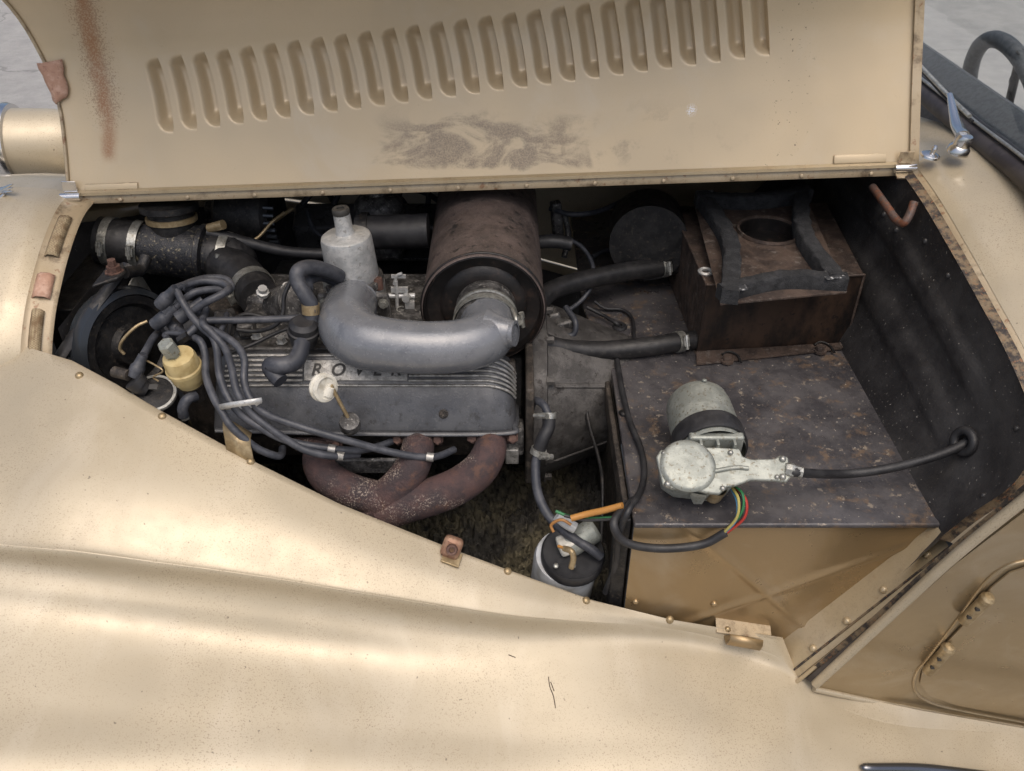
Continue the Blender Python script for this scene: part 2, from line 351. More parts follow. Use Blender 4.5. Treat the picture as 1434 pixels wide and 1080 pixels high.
cols = np.unique(np.concatenate([np.linspace(-300, 1800, 281), E_PX]))
def smooth1(a, k=3, it=6):
    a = a.copy()
    for _ in range(it): a[1:-1] = .25*a[:-2]+.5*a[1:-1]+.25*a[2:]
    return a
def cub(xs, ys, q):       # smooth interpolation by Catmull on non uniform nodes
    m = np.gradient(np.array(ys, float), np.array(xs, float)); out = []
    for v in q:
        i = min(max(np.searchsorted(xs, v)-1, 0), len(xs)-2); h = xs[i+1]-xs[i]; t = (v-xs[i])/h
        out.append((2*t**3-3*t*t+1)*ys[i]+(t**3-2*t*t+t)*h*m[i]+(-2*t**3+3*t*t)*ys[i+1]+(t**3-t*t)*h*m[i+1])
    return np.array(out)
RY = np.array([cub(PXS, [r[i] for r in rowpy], cols) for i in range(10)]); RZ = np.array([cub(PXS, [r[i] for r in rowz], cols) for i in range(10)])
ey = np.interp(cols, E_PX, E_PY); ez = cub(E_PX, E_Z, cols)
dy0 = ey-RY[0]; dz0 = ez-RZ[0]
for i, wgt in enumerate((1, .62, .3, .12, .05)):
    RY[i] += dy0*wgt; RZ[i] += dz0*wgt
SUBR = 9
rows = []
ctrl = [[LZ(cols[j], RY[i][j], RZ[i][j]) for j in range(len(cols))] for i in range(10)]
ctrl.insert(2, [a.lerp(b, .84) for a, b in zip(ctrl[1], ctrl[2])])      # keeps the shoulder above the crease tight
ctrl[5] = [a.lerp((b+c)/2, .35) for a, b, c in zip(ctrl[5], ctrl[4], ctrl[6])]
colpts = [catmull([ctrl[i][j] for i in range(11)], SUBR) for j in range(len(cols))]
G = np.array([[list(p) for p in c] for c in colpts])      # cols x rows x 3
for _ in range(3): G[1:-1, 2:] = .25*G[:-2, 2:]+.5*G[1:-1, 2:]+.25*G[2:, 2:]
edge = [V(G[j][0]) for j in range(len(cols))]
wrows = [[edge[j]+V((0, .004, -.03)) for j in range(len(cols))], [edge[j]+V((0, .003, -.0025)) for j in range(len(cols))]]
wrows += [[V(G[j][i]) for j in range(len(cols))] for i in range(G.shape[1])]
wg = grid(wrows); wing = mk('front_wing', *wg, 'gold', car, sharp=60); wing_bvh = bvh_of(wg)
mk('front_wing', *mirg(wg), 'gold', car, sharp=60)
# inner wing valance below the edge (dark), both sides
vi = [[edge[j]+V((0, .006, -.02-.38*t)) for j in range(0, len(cols), 6) if cols[j] < 1100] for t in (0, .3, 1)]
for gg in (grid(vi), mirg(grid(vi))): mk('inner_wing', *gg, 'black', car)
# rivets along the wing edge
for px, py, r in ((111,526,5.),(227,583,5),(351,646,5),(475,705,5),(711,800,5),(821,841,5),(938,868,5),(1019,882,4)):
    p, n = cast(wing_bvh, px, py)
    if p: dome('rivet', p, n, sc(r*1.15, p), 'brass', wing, h=.7)
# flaked chip and scratch on the wing are real nicks
k = NM('dark_chrome'); M['gloss_trim'] = k.fin((.16,.165,.18), .18, .9)
k = NM('scratch'); M['scratch'] = k.fin((.07,.05,.035), .7)
k = NM('chip'); M['chip'] = k.fin((.66,.6,.5), .6)
for pts in (((768,948),(770,962),(775,975),(778,992)), ((771,955),(776,968)), ((712,917),(722,921))):
    q = [cast(wing_bvh, *a)[0] for a in pts]; tube('scratch', q, .0007, 'scratch', wing, n=6, sub=4)
# chrome trim strip at the bottom right
q = []
for a in ((1206,1073),(1216,1066),(1290,1073),(1400,1086),(1560,1110)):
    p, n = cast(wing_bvh, *a); q.append(p+n*.004)
tube('trim_strip', [q[0], q[0].lerp(q[2], .08)+V((0,-.004,0)), q[2]+V((0,-.006,0)), q[3]+V((0,-.006,0)), q[4]], [.001,.007,.008,.008,.008], 'gloss_trim', car, n=10)

# ---- catch brackets on the wing edge
def strip(name, pts, wd, side, th, mat, parent, b=.0008):
    s = V(side).normalized()*wd/2; pts = [V(p) for p in pts]
    vs, fs = grid([[p-s for p in pts], [p+s for p in pts]]); o = mk(name, vs, fs, mat, parent, sharp=60); solid(o, th); return o
p = cast(wing_bvh, 336, 640)[0]
a, b_ = L(316,592,p.y+.02), L(352,607,p.y+.0)
d = (b_-a).normalized()
br = strip('catch_bracket', [p+V((0,.0,-.004)), p+V((0,.004,.010)), p+V((-.002,.010,.026)), p+V((-.004,.020,.030)), p+V((-.006,.034,.028))], .044, V((.8,-.3,-.35)), .002, 'brass', car)
p, n = cast(wing_bvh, 633, 778)
br = box('catch_bracket', p+V((0,.004,.012)), (.027,.018,.030), 'copper', car, u=(1,-.2,-.3), v=(0,.8,-.4), b=.006)
lathe('bracket_bolt', [(.0035,.002),(.004,.005),(.007,.0055),(.008,.002),(.008,-.002)], p+V((.001,-.006,.018)), V((0,-.75,.6)), 'rust_bolt', br, 12)
box('bracket_foot', p+V((0,-.006,.0015)), (.026,.022,.003), 'brass', br, u=(1,-.2,-.3), v=(0,1,.2), b=.001)
p, n = cast(wing_bvh, 1036, 898)
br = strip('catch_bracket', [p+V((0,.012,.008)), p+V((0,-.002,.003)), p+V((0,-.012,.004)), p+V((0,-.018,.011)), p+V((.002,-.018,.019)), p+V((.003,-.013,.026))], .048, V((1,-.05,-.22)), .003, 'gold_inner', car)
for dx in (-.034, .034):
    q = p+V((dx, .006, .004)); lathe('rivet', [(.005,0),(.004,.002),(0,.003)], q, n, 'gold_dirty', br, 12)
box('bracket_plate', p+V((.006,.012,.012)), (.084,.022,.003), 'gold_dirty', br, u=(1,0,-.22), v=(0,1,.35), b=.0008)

# ---- bonnet half, folded open: profile (y offset, rise), flared front edge, louvre cells
BP = catmull([V((0,0,0)),V((.030,.075,0)),V((.058,.15,0)),V((.072,.21,0)),V((.072,.27,0)),V((.048,.335,0)),V((-.015,.405,0)),V((-.11,.455,0)),V((-.25,.49,0))], 12)
bl = np.concatenate([[0], np.cumsum([(BP[i+1]-BP[i]).length for i in range(len(BP)-1)])]); VM = bl[-1]
bpy_, bpz = np.array([p.x for p in BP]), np.array([p.y for p in BP])
def edge_px(right, y, z):
    dep = y*math.cos(PITCH)-(z-CAM.z)*math.sin(PITCH); up = y*math.sin(PITCH)+(z-CAM.z)*math.cos(PITCH); py = 540-FPX*up/dep
    if right: px = np.interp(-py, [-260,-228,-120,0,60,200], [1280,1282,1285,1290,1292,1296])
    else: px = float(cub([-280,-262,-200,-150,-100,-60,-30,0,50,110,200], [98,97,92,85,70,50,32,8,-45,-100,-150], [-py])[0]) if py < 280 else 98
    return (px-717)/FPX*dep
_bc = {}
def BN(u, v):
    y = YC+float(np.interp(v, bl, bpy_)); h = float(np.interp(v, bl, bpz)); kk = round(v, 6)
    if kk not in _bc: _bc[kk] = (edge_px(0, y, .996+h), edge_px(1, y, 1.045+h))
    xl, xr = _bc[kk]; return V((xl+(xr-xl)*u, y, .996+.049*u+h))
smp = [(u, v) for u in np.linspace(0, 1, 141) for v in np.linspace(0, .42, 85)]
spx = np.array([pr(BN(u, v)) for u, v in smp])
def inv(px, py):
    i = np.argmin((spx[:, 0]-px)**2+(spx[:, 1]-py)**2); return smp[i]
NL = 26
u0, vb0 = inv(236, 186); u1, vb1 = inv(1064, 80); ut0, vt0 = inv(222, 80); ut1, vt1 = inv(766, 13)
vb = lambda u: vb0+(vb1-vb0)*(u-u0)/(u1-u0)
vt = lambda u: vb(u)+(vt0-vb0)+((vt1-vb(ut1))-(vt0-vb0))*(u-u0)/(ut1-u0)*.6
pit = (u1-u0)/(NL-1)
US, UE = u0-pit/2, u1+pit/2; MG = .004
AV = [-1,-.86,-.76,-.68,-.6,-.5,-.38,-.24,-.08,.1,.3,.5,.60,.625,.655,.68,.82,1]
SV = np.concatenate([np.linspace(0, .18, 12)[:-1], np.linspace(.18, .86, 14)[:-1], np.linspace(.86, 1, 11)])
def bnorm(u, v):
    e = .004; return (BN(u+e, v)-BN(u-e, v)).cross(BN(u, v+e)-BN(u, max(v-e, 0))).normalized()    # towards the viewer (-y)
def ldepth(a, s):
    q = (s-.02)/.96
    if q <= 0 or q >= 1: return 0
    e = .26; t = 0
    if q < e: t = (e-q)/e
    elif q > 1-.18: t = (q-1+.18)/.18
    wd = max(0, 1-t**2.4)**.5; al = .62-1.42*wd
    if a > .63 or a < al or wd < .02: return 0
    p_ = (a-al)/(.62-al+1e-6); sm = min(1, p_/.62); en = 1-t*t*(3-2*t) if t < 1 else 0
    return .0165*(sm*sm*(3-2*sm))*en
def vz(u, zone, s):
    lo, hi = vb(u)-MG, vt(u)+MG
    return lo*s if zone == 0 else (lo+(hi-lo)*s if zone == 1 else hi+(VM-hi)*s)
ucols = []
for i in range(NL):
    uc = u0+pit*i; ucols += [uc+pit/2*a for a in AV[:-1]]
ucols.append(UE)
parts_ = [grid([[BN(u, vz(u, 0, s)) for u in ucols] for s in np.linspace(0, 1, 10)]), grid([[BN(u, vz(u, 2, s)) for u in ucols] for s in np.linspace(0, 1, 46)])]
for ua, ub, nn in ((0, US, 40), (UE, 1, 40)):
    sv = list(np.linspace(0, 1, 10)); ul = np.linspace(ua, ub, nn)
    full = [[BN(u, vz(u, 0, s)) for u in ul] for s in sv]+[[BN(u, vz(u, 1, s)) for u in ul] for s in SV[1:]]+[[BN(u, vz(u, 2, s)) for u in ul] for s in np.linspace(0, 1, 46)[1:]]
    parts_.append(grid(full))
bg_ = merge(*parts_)
bonnet = mk('bonnet', *bg_, 'bonnet', car, sharp=80)
ND = V((0, -1, 0))
for i in range(NL):
    uc = u0+pit*i; rows = []
    for s in SV:
        r_ = []
        for a in AV:
            u = uc+pit/2*a; v = vz(u, 1, s); n = bnorm(u, v)
            if n.y > 0: n = -n
            d = ldepth(a, s); lip = 0
            if abs(a-.625) < .01 and .05 < s < .97: lip = .0024
            r_.append(BN(u, v)-n*d+n*(lip if a == .625 else 0))
        rows.append(r_)
    mk('louvre', *grid(rows), 'bonnet', bonnet, sharp=62)
# folded lip, hinge rail and piano hinge along the bottom
def along(u, dy, dz): p = BN(u, 0); return p+V((0, dy, dz))
us = np.linspace(.0, 1, 40)
mk('bonnet_lip', *grid([[along(u, .0, .004) for u in us], [along(u, -.006, .0015) for u in us], [along(u, -.007, -.003) for u in us], [along(u, 0, -.004) for u in us]]), 'gold_flange', bonnet)
rail = mk('hinge_rail', *grid([[along(u, -.001, -.005) for u in us], [along(u, -.004, -.011) for u in us], [along(u, -.003, -.018) for u in us], [along(u, .012, -.020) for u in us], [along(u, .02, -.012) for u in us]]), 'gold_dirty', car)
for u in np.linspace(.06, .95, 12): dome('rivet', along(u, -.005, -.012), (0,-1,.3), .0035, 'gold_dirty', rail)
for u in (.004, .986):
    e = lathe('hinge_pin', [(0,-.016),(.0065,-.016),(.0065,.016),(0,.016)], along(u, -.010, -.003), (1,0,.037), 'chrome', car, 16)
    box('hinge_leaf', along(u, -.004, .012), (.022,.002,.018), 'gold_dirty' if u > .5 else 'chrome', e, b=.0005)
    box('hinge_leaf', along(u, -.014, -.012), (.028,.018,.003), 'gold_dirty', e, v=(0,1,.3), b=.0005)
# corner stiffener plates (frames of thin bead)
def plate(u_a, u_b, v_a, v_b):
    c = [BN(u_a, v_a), BN(u_b, v_a), BN(u_b, v_b), BN(u_a, v_b)]; c = [p+V((0,-.0025,0)) for p in c]
    o = mk('corner_plate', c, [(0,1,2,3)], 'bonnet', bonnet); solid(o, .002); bev(o, .0004); 
    tube('plate_edge', [c[0], c[1], c[2], c[3], c[0]], .0009, 'gold_dirty', o, n=6, raw=True)
plate(.020, .083, .004, .013); plate(.905, .965, .005, .017)
# right-hand folded flange of the bonnet, with grime
vsn = np.linspace(.0, .5, 24)
mk('bonnet_flange', *grid([[BN(.992, v)+V((0,-.001,0)) for v in vsn], [BN(.992, v)+V((.0,-.006,0)) for v in vsn], [BN(1.002, v)+V((.0,-.007,0)) for v in vsn], [BN(1.004, v)+V((0,.0,0)) for v in vsn]]), 'gold_dirty', bonnet)
vsn = np.linspace(.0, .5, 30)
tube('bonnet_flange', [BN(0, v)+V((-.001,-.002,0)) for v in vsn], .0028, 'gold_dirty', bonnet, n=8, raw=True)
# leather tab over the front edge
ta = [inv(58, 90), inv(88, 84), inv(101, 130), inv(86, 147)]
pa = [BN(u, v)+V((0,-.004,0)) for u, v in ta]; pa[0] += V((-.012,.0,0)); pa[3] += V((-.004,0,0))
o = mk('leather_tab', *grid([[pa[0].lerp(pa[1], t).lerp(pa[3].lerp(pa[2], t), s)+V((random.gauss(0,.0009), -.002*math.sin(t*3.1)*1.2, random.gauss(0,.0009))) for t in np.linspace(0,1,6)] for s in np.linspace(0,1,8)]), 'leather', bonnet); solid(o, .002)

# ---- far bonnet half, closed
cr = [V((-.70, YC, .996)), V((-.70, YC+.054, .99)), V((-.70, YC+.118, .967)), V((-.70, YC+.20, .925)), V((-.70, YC+.255, .885))]
sr = [V((.63, YC, 1.045)), V((.63, YC+.2, 1.01)), V((.63, YC+.40, .97)), V((.61, YC+.52, .90)), V((.53, YC+.525, .70))]
ca, cb = catmull(cr, 6), catmull(sr, 6)
ex_ = [p.x for p in edge]; ts_ = np.linspace(0, 1, 40)
low = [V((x, 2*YC-np.interp(x, ex_, [p.y for p in edge]), np.interp(x, ex_, [p.z for p in edge])+.005)) for x in np.linspace(-.70, .50, 40)]
def fbp(i, t, j):
    p = ca[i].lerp(cb[i], t)+V((0,.012,-.002)); w_ = max(0, (i/(len(ca)-1)-.45)/.55); return p.lerp(low[j], w_*w_)
fb = mk('far_bonnet', *grid([[fbp(i, t, j) for j, t in enumerate(ts_)] for i in range(len(ca))]), 'gold', car); solid(fb, .002)

# ---- radiator cowl at the front
ch = [V((0, .0, .996)), V((0, -.054, .991)), V((0, -.118, .968)), V((0, -.175, .938)), V((0, -.224, .905)), V((0, -.268, .858)), V((0, -.285, .80)), V((0,-.29,.70))]
def arch(x, k_=1., dz=0., flip=1):
    return [V((x, YC+flip*p.y*k_, p.z+dz*(1-0*abs(p.y)))) for p in catmull(ch, 6)]
def cowl_rows(flip):
    return [arch(-.668,.962,-.014,flip), arch(-.672,.972,-.009,flip), arch(-.70,.99,-.006,flip), arch(-.705,1.0,-.001,flip), arch(-.722,1.02,.006,flip), arch(-.735,1.035,.008,flip), arch(-.80,1.05,.011,flip), arch(-.88,1.05,.008,flip), arch(-.95,1.02,-.004,flip), arch(-1.0,.97,-.022,flip), arch(-1.02,.93,-.05,flip)]
R1 = cowl_rows(1); R2 = cowl_rows(-1)
cowl = mk('radiator_cowl', *merge(grid(R1[3:]), grid(R2[3:])), 'gold', car, sharp=60)
mk('cowl_flange', *merge(grid(R1[:4]), grid(R2[:4])), 'gold_dirty', cowl, sharp=60)
# woven strips and leather patches on the flange
A_ = arch(-.688, .985, -.004); 
k = NM('woven_strip'); wv = k.n('ShaderNodeTexChecker'); k.put(wv.inputs[0], k.tc); wv.inputs['Scale'].default_value = 420
M['woven'] = k.fin(k.mix(k.rng(k.noise(50,4),.4,.7), k.mix(wv.outputs[1], (.36,.29,.18), (.24,.18,.11)), (.16,.1,.05)), .9, 0, (wv.outputs[1], .6, .002))
def patch(i0, i1, wd, mat, x0=-.688, lift=.0025):
    seg = A_[i0:i1+1]; o = mk('edging_strip' if mat == 'woven' else 'leather_patch', *grid([[p+V((-wd/2, 0, lift-.003)) for p in seg], [p+V((-wd/4, -.001, lift+.001)) for p in seg], [p+V((wd/4, -.001, lift)) for p in seg], [p+V((wd/2, 0, lift-.005)) for p in seg]]), mat, cowl); solid(o, .0015)
patch(7, 14, .020, 'woven'); patch(17, 21, .026, 'leather'); patch(23, 31, .018, 'woven')
p = A_[33]+V((0,-.002,.004)); lathe('flange_screw', [(.008,0),(.007,.003),(.004,.005),(0,.005)], p, (0,-.6,.8), 'clamp', cowl, 14)
# dark radiator shroud inside the cowl
sh = [[V((x, YC+f*s_*.26, .955-.06*s_*s_ if s_ < 1 else .86)) for s_ in np.linspace(-1,1,3)] for x, f in ((-.66,1),)]
mk('radiator_shroud', *grid([[V((-.665, y, z)) for y in np.linspace(YC-.22, YC+.24, 8)] for z in (.35, .6, .8, .88)]), 'black', car)
box('radiator_core', (-.70, YC, .66), (.05, .30, .42), 'dark_metal', car)
pq = [LX(a, b, -.655) for a, b in ((187,386),(199,388),(214,412),(194,421),(177,431),(173,414))]
o = mk('gap_light_patch', pq, [tuple(range(6))], 'white', car, smooth=False); solid(o, .002)  # white sheet added in place of the bright gap beside the radiator
# chrome badge on the cowl crown (a sliver shows)
bg2 = mk('cowl_badge', *merge(*[tube_geo([L(-40,262,1.27), L(-5,268,1.26), L(18,258+i*5,1.25)], [.008,.006,.001], n=8, sub=4) for i in range(3)], tube_geo([L(-40,285,1.255), L(-8,283,1.25), L(6,272,1.25)], [.008,.006,.002], n=8, sub=4)), 'chrome', car)
# far headlamp
hc = L(62, 203, 1.80)
hl = lathe('headlamp', [(.0,.10),(.045,.095),(.066,.07),(.074,.03),(.077,-.05),(.078,-.055)], hc, (1,.12,-.02), 'gold', car, 40)
lathe('headlamp_rim', [(.077,-.050),(.086,-.052),(.089,-.062),(.086,-.074),(.070,-.080)], hc, (1,.12,-.02), 'chrome', hl, 40)
lathe('headlamp_lens', [(.072,-.076),(.05,-.088),(0,-.094)], hc, (1,.12,-.02), 'glass', hl, 40)

# ---- scuttle: rim curve, top, side panel, windscreen
RIM = [V((.627, YC, 1.045)), V((.631, 1.19, 1.03)), V((.633, 1.08, 1.007)), V((.632, .97, .985)), V((.634, .865, .958)), V((.638, .79, .918)), V((.622, .750, .862)), V((.566, .748, .778)), V((.473, .750, .59)), V((.408, .752, .462))]
RC = catmull(RIM, 8)
def inset(i, dx, k_):      # offset along the rim towards the bay and the centre of the section
    p = RC[i]; c = V((p.x, YC, .80)) if p.z > .8 else V((p.x, YC, p.z)); d = (c-p); d.x = 0; d = d.normalized() if d.length > 1e-4 else V((0,0,-1))
    if p.y > 1.2: d = V((0,0,-1))
    return p+d*k_+V((dx, 0, 0))
NTOP = 8*6+4                                # where the side panel takes over
n_all = len(RC)
sctop = []
WB = catmull([V((.735, YC, 1.068)), V((.732, 1.18, 1.062)), V((.73, 1.08, 1.045)), V((.735, .97, 1.02)), V((.74, .865, .985)), V((.75, .79, .935)), V((.76, .745, .868)), V((.80, .741, .77)), V((.80,.742,.6)), V((.80,.744,.46))], 8)
rowsS = []
for t in (0, .08, .2, .4, .7, 1.):
    rr = []
    for i in range(0, 49):
        p = RC[i].lerp(WB[i], t); bulge = .006*math.sin(math.pi*min(1, t*2))
        n = (RC[i]-inset(i, 0, .01)).normalized(); rr.append(p+n*(bulge if t else 0))
    rowsS.append(rr)
gsc = grid(rowsS)
scut = mk('scuttle', *merge(gsc, mirg(gsc)), 'gold', car, sharp=60)
# ledge (rust-worn, carries the bonnet) just inside the rim, then black bulkhead
NLg = 58
lip_ = grid([[RC[i]+V((.002,0,0)) for i in range(NLg)], [inset(i, -.003, .003) for i in range(NLg)], [inset(i, -.006, .006) for i in range(NLg)]])
mk('scuttle_lip', *lip_, 'gold_dirty', scut, sharp=60); mk('scuttle_lip', *mirg(lip_), 'gold_dirty', scut, sharp=60)
led = grid([[inset(i, -.006, .006) for i in range(NLg)], [inset(i, -.008, .007) for i in range(NLg)], [inset(i, -.012, .009) for i in range(NLg)], [inset(i, -.020, .010) for i in range(NLg)]])
mk('scuttle_ledge', *led, 'ledge', scut, sharp=60); mk('scuttle_ledge', *mirg(led), 'ledge', scut, sharp=60)
SHZ = .752
rowsB = []; NB = 61
for t in np.linspace(0, 1, 60):
    rr = []
    for i in range(0, NB):
        a = inset(i, -.018, .0095); yb = YC+(.805-YC)*min(1, i/56.); base = V((.553, yb, SHZ))
        p = a.lerp(base, t)
        sp_ = 1/(1+math.exp(-(p.y-.90)/.012)); rib = sum(math.exp(-((t-t0)/w0)**4) for t0, w0 in ((.30,.07),(.62,.09)))*sp_
        p = p+V((-.006*rib+.012*math.sin(math.pi*t), 0, 0)); rr.append(p)
    rowsB.append(rr)
gb = grid(rowsB)
bulk = mk('bulkhead', *merge(gb, mirg(gb)), 'black', car, sharp=60)
bb = bvh_of(gb)
for px, py in ((1255,322),(1296,338),(1328,386),(1377,694),(1424,600),(1238,300)):
    p, n = cast(bb, px, py)
    if p: dome('bolt_head', p, n, sc(4.5, p), 'black', bulk, h=.9)
# bent rusty rod clipped to the bulkhead
q = [L(1222,262,1.29), L(1240,287,1.23), L(1256,309,1.19), L(1266,312,1.175), L(1274,300,1.18), L(1280,283,1.19)]
tube('bent_rod', q, .0062, rough_metal('rod_rust', (.10,.07,.06), (.16,.06,.03), (.05,.04,.04), 70, metal=.2, rough=(.5,.7)), bulk, n=10)
# side panel below the scuttle with its vent door, plus the gold flange strip and beading
def SP(px, py, dy=0.):
    r = ray(px, py); n = V((0, 1, .15)); return CAM+r*((V((0, .745+dy, .45))-CAM).dot(n)/r.dot(n))
sp = [SP(1338,788), SP(1434,715), SP(1600,590), SP(1900,560), SP(1900,1120), SP(1600,1062), SP(1434,1022), SP(1290,996), SP(1143,962)]
side = mk('side_panel', sp, [tuple(range(len(sp)))], 'gold_shaded', car, smooth=False); solid(side, .003)
tube('wing_beading', [SP(1140,965,-.004), SP(1230,984,-.004), SP(1330,1003,-.004), SP(1434,1020,-.004), SP(1600,1053,-.004)], .0045, 'gold', side, n=10)
tube('panel_roll', [SP(1142,958,-.003), SP(1240,868,-.003), SP(1338,778,-.003), SP(1434,700,-.003), SP(1560,600,-.003)], .0065, 'gold', side, n=10)
mk('rubber_welt', *grid([[SP(a,b,.012) for a, b in ((1124,946),(1215,870),(1318,776),(1434,678),(1520,600))], [SP(a,b,.002) for a, b in ((1140,956),(1234,874),(1334,782),(1434,704),(1540,610))]]), 'ledge', side)
o = mk('welt_black', *grid([[SP(a,b,.006) for a, b in ((1128,951),(1220,876),(1326,786),(1434,694),(1530,612))], [SP(a,b,-.002) for a, b in ((1139,958),(1236,872),(1337,783),(1434,703),(1540,615))]]), 'frame', side)
o.name = 'welt'
# vent door bead
dpts = [(1434,786),(1405,796),(1378,818),(1340,870),(1300,922),(1284,942),(1280,962),(1292,978),(1330,992),(1434,1012)]
tube('vent_door_bead', [SP(a,b,-.002) for a, b in ((1560,775),(1490,778))]+[SP(a,b,-.002) for a, b in dpts]+[SP(1560,1035,-.002)], .0026, 'gold_shaded', side, n=8)
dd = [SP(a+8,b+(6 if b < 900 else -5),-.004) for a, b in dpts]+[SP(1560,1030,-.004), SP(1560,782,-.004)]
door = mk('vent_door', dd, [tuple(range(len(dd)))], 'gold_shaded', side, smooth=False); solid(door, .002)
for (a, b, c, d_) in ((1383,838,1350,870),(1328,908,1300,940)):
    p0, p1 = SP(a,b,-.012), SP(c,d_,-.012); ax = (p1-p0).normalized()
    h = tube('door_hinge', [p0, p1], .008, 'brass', door, n=12, sub=2)
    lathe('hinge_knuckle', [(0,-.006),(.006,-.005),(.009,-.001),(.009,.004),(.007,.006)], p0, ax, 'brass', h, 14)
    for t in (.35, .7): box('hinge_slot', p0.lerp(p1, t)+V((-.005,-.0055,.002)), (.005,.004,.004), 'letter', h, b=0)
# gold flange strip between toolbox face and rim
TF = .80
fs_ = [V((.553,TF,SHZ-.006)), LX(1100,886,.399), RC[-1]+V((0,0,.0)), RC[8*8], RC[8*7+2]]
q0 = [V((.553,TF,SHZ-.004)).lerp(L(1092,900,TF), t) for t in np.linspace(0,1,8)]
q1 = [L(1333,774,.752).lerp(L(1114,951,.752), t) for t in np.linspace(0,1,8)]
stripo = mk('scuttle_flange', *grid([[a.lerp(b, s)+V((0,-.006*math.sin(math.pi*s),0)) for a, b in zip(q0, q1)] for s in (0,.08,.3,.55,.75,.9,1)]), 'gold_flange', car)
sb = bvh_of(grid([q0, q1]))
for px, py in ((1296,775),(1235,824),(1184,868),(1137,906),(1312,784)):
    p, n = cast(sb, px, py)
    if p: dome('rivet', p+V((0,-.004,.002)), n, sc(5.5, p), 'gold_flange', stripo, h=.8)
tube('flange_bead', [a+V((0,-.005,0)) for a in (q1[0], q1[3], q1[7])], .003, 'gold_flange', stripo, n=8)
tube('flange_bead', [q1[0].lerp(q0[0], .28)+V((0,-.006,0)), q1[7].lerp(q0[7], .3)+V((0,-.006,0))], .0016, 'ledge', stripo, n=8)
# leather tab at the right edge
pa = L(1418,712,.735); box('leather_tab', pa+V((.02,-.004,.01)), (.05,.004,.022), 'leather', scut, u=(.6,0,.8), v=(0,1,.2))
# ---- toolbox: top shelf, front with pressed cross, left side
XL = .158
shelf = mk('toolbox_top', *prism_geo([V((XL,TF-.008,SHZ-.008)), V((.556,TF-.008,SHZ-.008)), V((.556,1.78,SHZ-.008)), V((XL-.03,1.78,SHZ-.008)), V((XL-.03,1.34,SHZ-.008)), V((XL+.004,1.15,SHZ-.008))], (0,0,.008)), 'shelf', car); bev(shelf, .003, 3)
def crossd(x, z):
    def dl(x0,z0,x1,z1):
        dx, dz = x1-x0, z1-z0; return abs((x-x0)*dz-(z-z0)*dx)/math.hypot(dx,dz)
    return max(math.exp(-(dl(.17,.50,.52,.70)/.006)**2), math.exp(-(dl(.25,.72,.47,.49)/.006)**2))
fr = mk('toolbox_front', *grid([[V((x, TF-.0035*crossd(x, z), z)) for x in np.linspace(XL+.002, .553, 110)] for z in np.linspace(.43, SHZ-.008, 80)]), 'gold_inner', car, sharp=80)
for px, py in ((1000,846),(890,843)):
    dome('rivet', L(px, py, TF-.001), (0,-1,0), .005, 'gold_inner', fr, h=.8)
tsd = mk('toolbox_side', *grid([[V((XL+.001, y, z)) for y in np.linspace(TF, 1.75, 12)] for z in (.35, .5, SHZ-.009)]), 'casting', car)
box('toolbox_angle', (XL-.004, .98, SHZ-.03), (.008, .34, .035), 'casting', car)
box('toolbox_angle', (XL-.012, TF+.012, .60), (.02, .02, .30), 'dark_metal', car)
# front transom boards and floor under the bay
# ---- windscreen: base rail, frame, glass
WA, WZ = V((.745, .70, 1.03)), V((.745, 1.86, 1.05))
fr_pts = [L(1470,320,1.02), L(1434,272,1.13), L(1362,200,1.33), L(1286,124,1.60), L(1240,80,1.78)]
fr_pts = [V((.728+.012*i/4, p.y, 1.072-(.03 if i == 0 else 0))) for i, p in enumerate(fr_pts)]
ws = mk('windscreen_base', *tube_geo(fr_pts, .0175, n=14, sx=.9), 'frame', car)
tube('windscreen_seal', [p+V((.004,0,.018)) for p in fr_pts], .005, 'rubber', ws, n=10)
tube('glass_edge_glint', [p+V((-.004,0,.021)) for p in fr_pts], .0028, 'clamp', ws, n=8)  # pale strip added for the line of light reflected along the glass edge
gl = [p+V((.010,0,.018)) for p in fr_pts]; top = [p+V((.075,0,.34)) for p in gl]
glass = mk('windscreen_glass', *grid([gl, top]), 'glass', ws, smooth=False); solid(glass, .005)
# dashboard top and cockpit, steering wheel
DY = (.80, 1.0, 1.3, 1.6, 1.84)
dash = mk('dash_top', *grid([[V((.765, y, 1.062)) for y in DY], [V((.79, y, 1.085)) for y in DY], [V((.815, y, 1.10)) for y in DY], [V((.83, y, 1.095)) for y in DY], [V((.84, y, 1.07)) for y in DY], [V((.845, y, .90)) for y in DY]]), 'dash', car)
sc_ = V((.99, 1.70, .965)); u_, v_, a_ = basis((1, 0, .35))
sw = tube('steering_wheel', [sc_+(u_*math.cos(t)+v_*math.sin(t))*.165 for t in np.linspace(0, 2*math.pi, 24, endpoint=False)], .016, 'dash', car, n=12, sub=4, closed=True)
for t in (0.4, 2.5, 4.6): tube('steering_spoke', [sc_, sc_+(u_*math.cos(t)+v_*math.sin(t))*.18], .008, 'dark_metal', sw, n=8, sub=2)
box('cockpit_floor', (1.5, YC, .5), (1.1, 1.0, .6), 'frame', car)
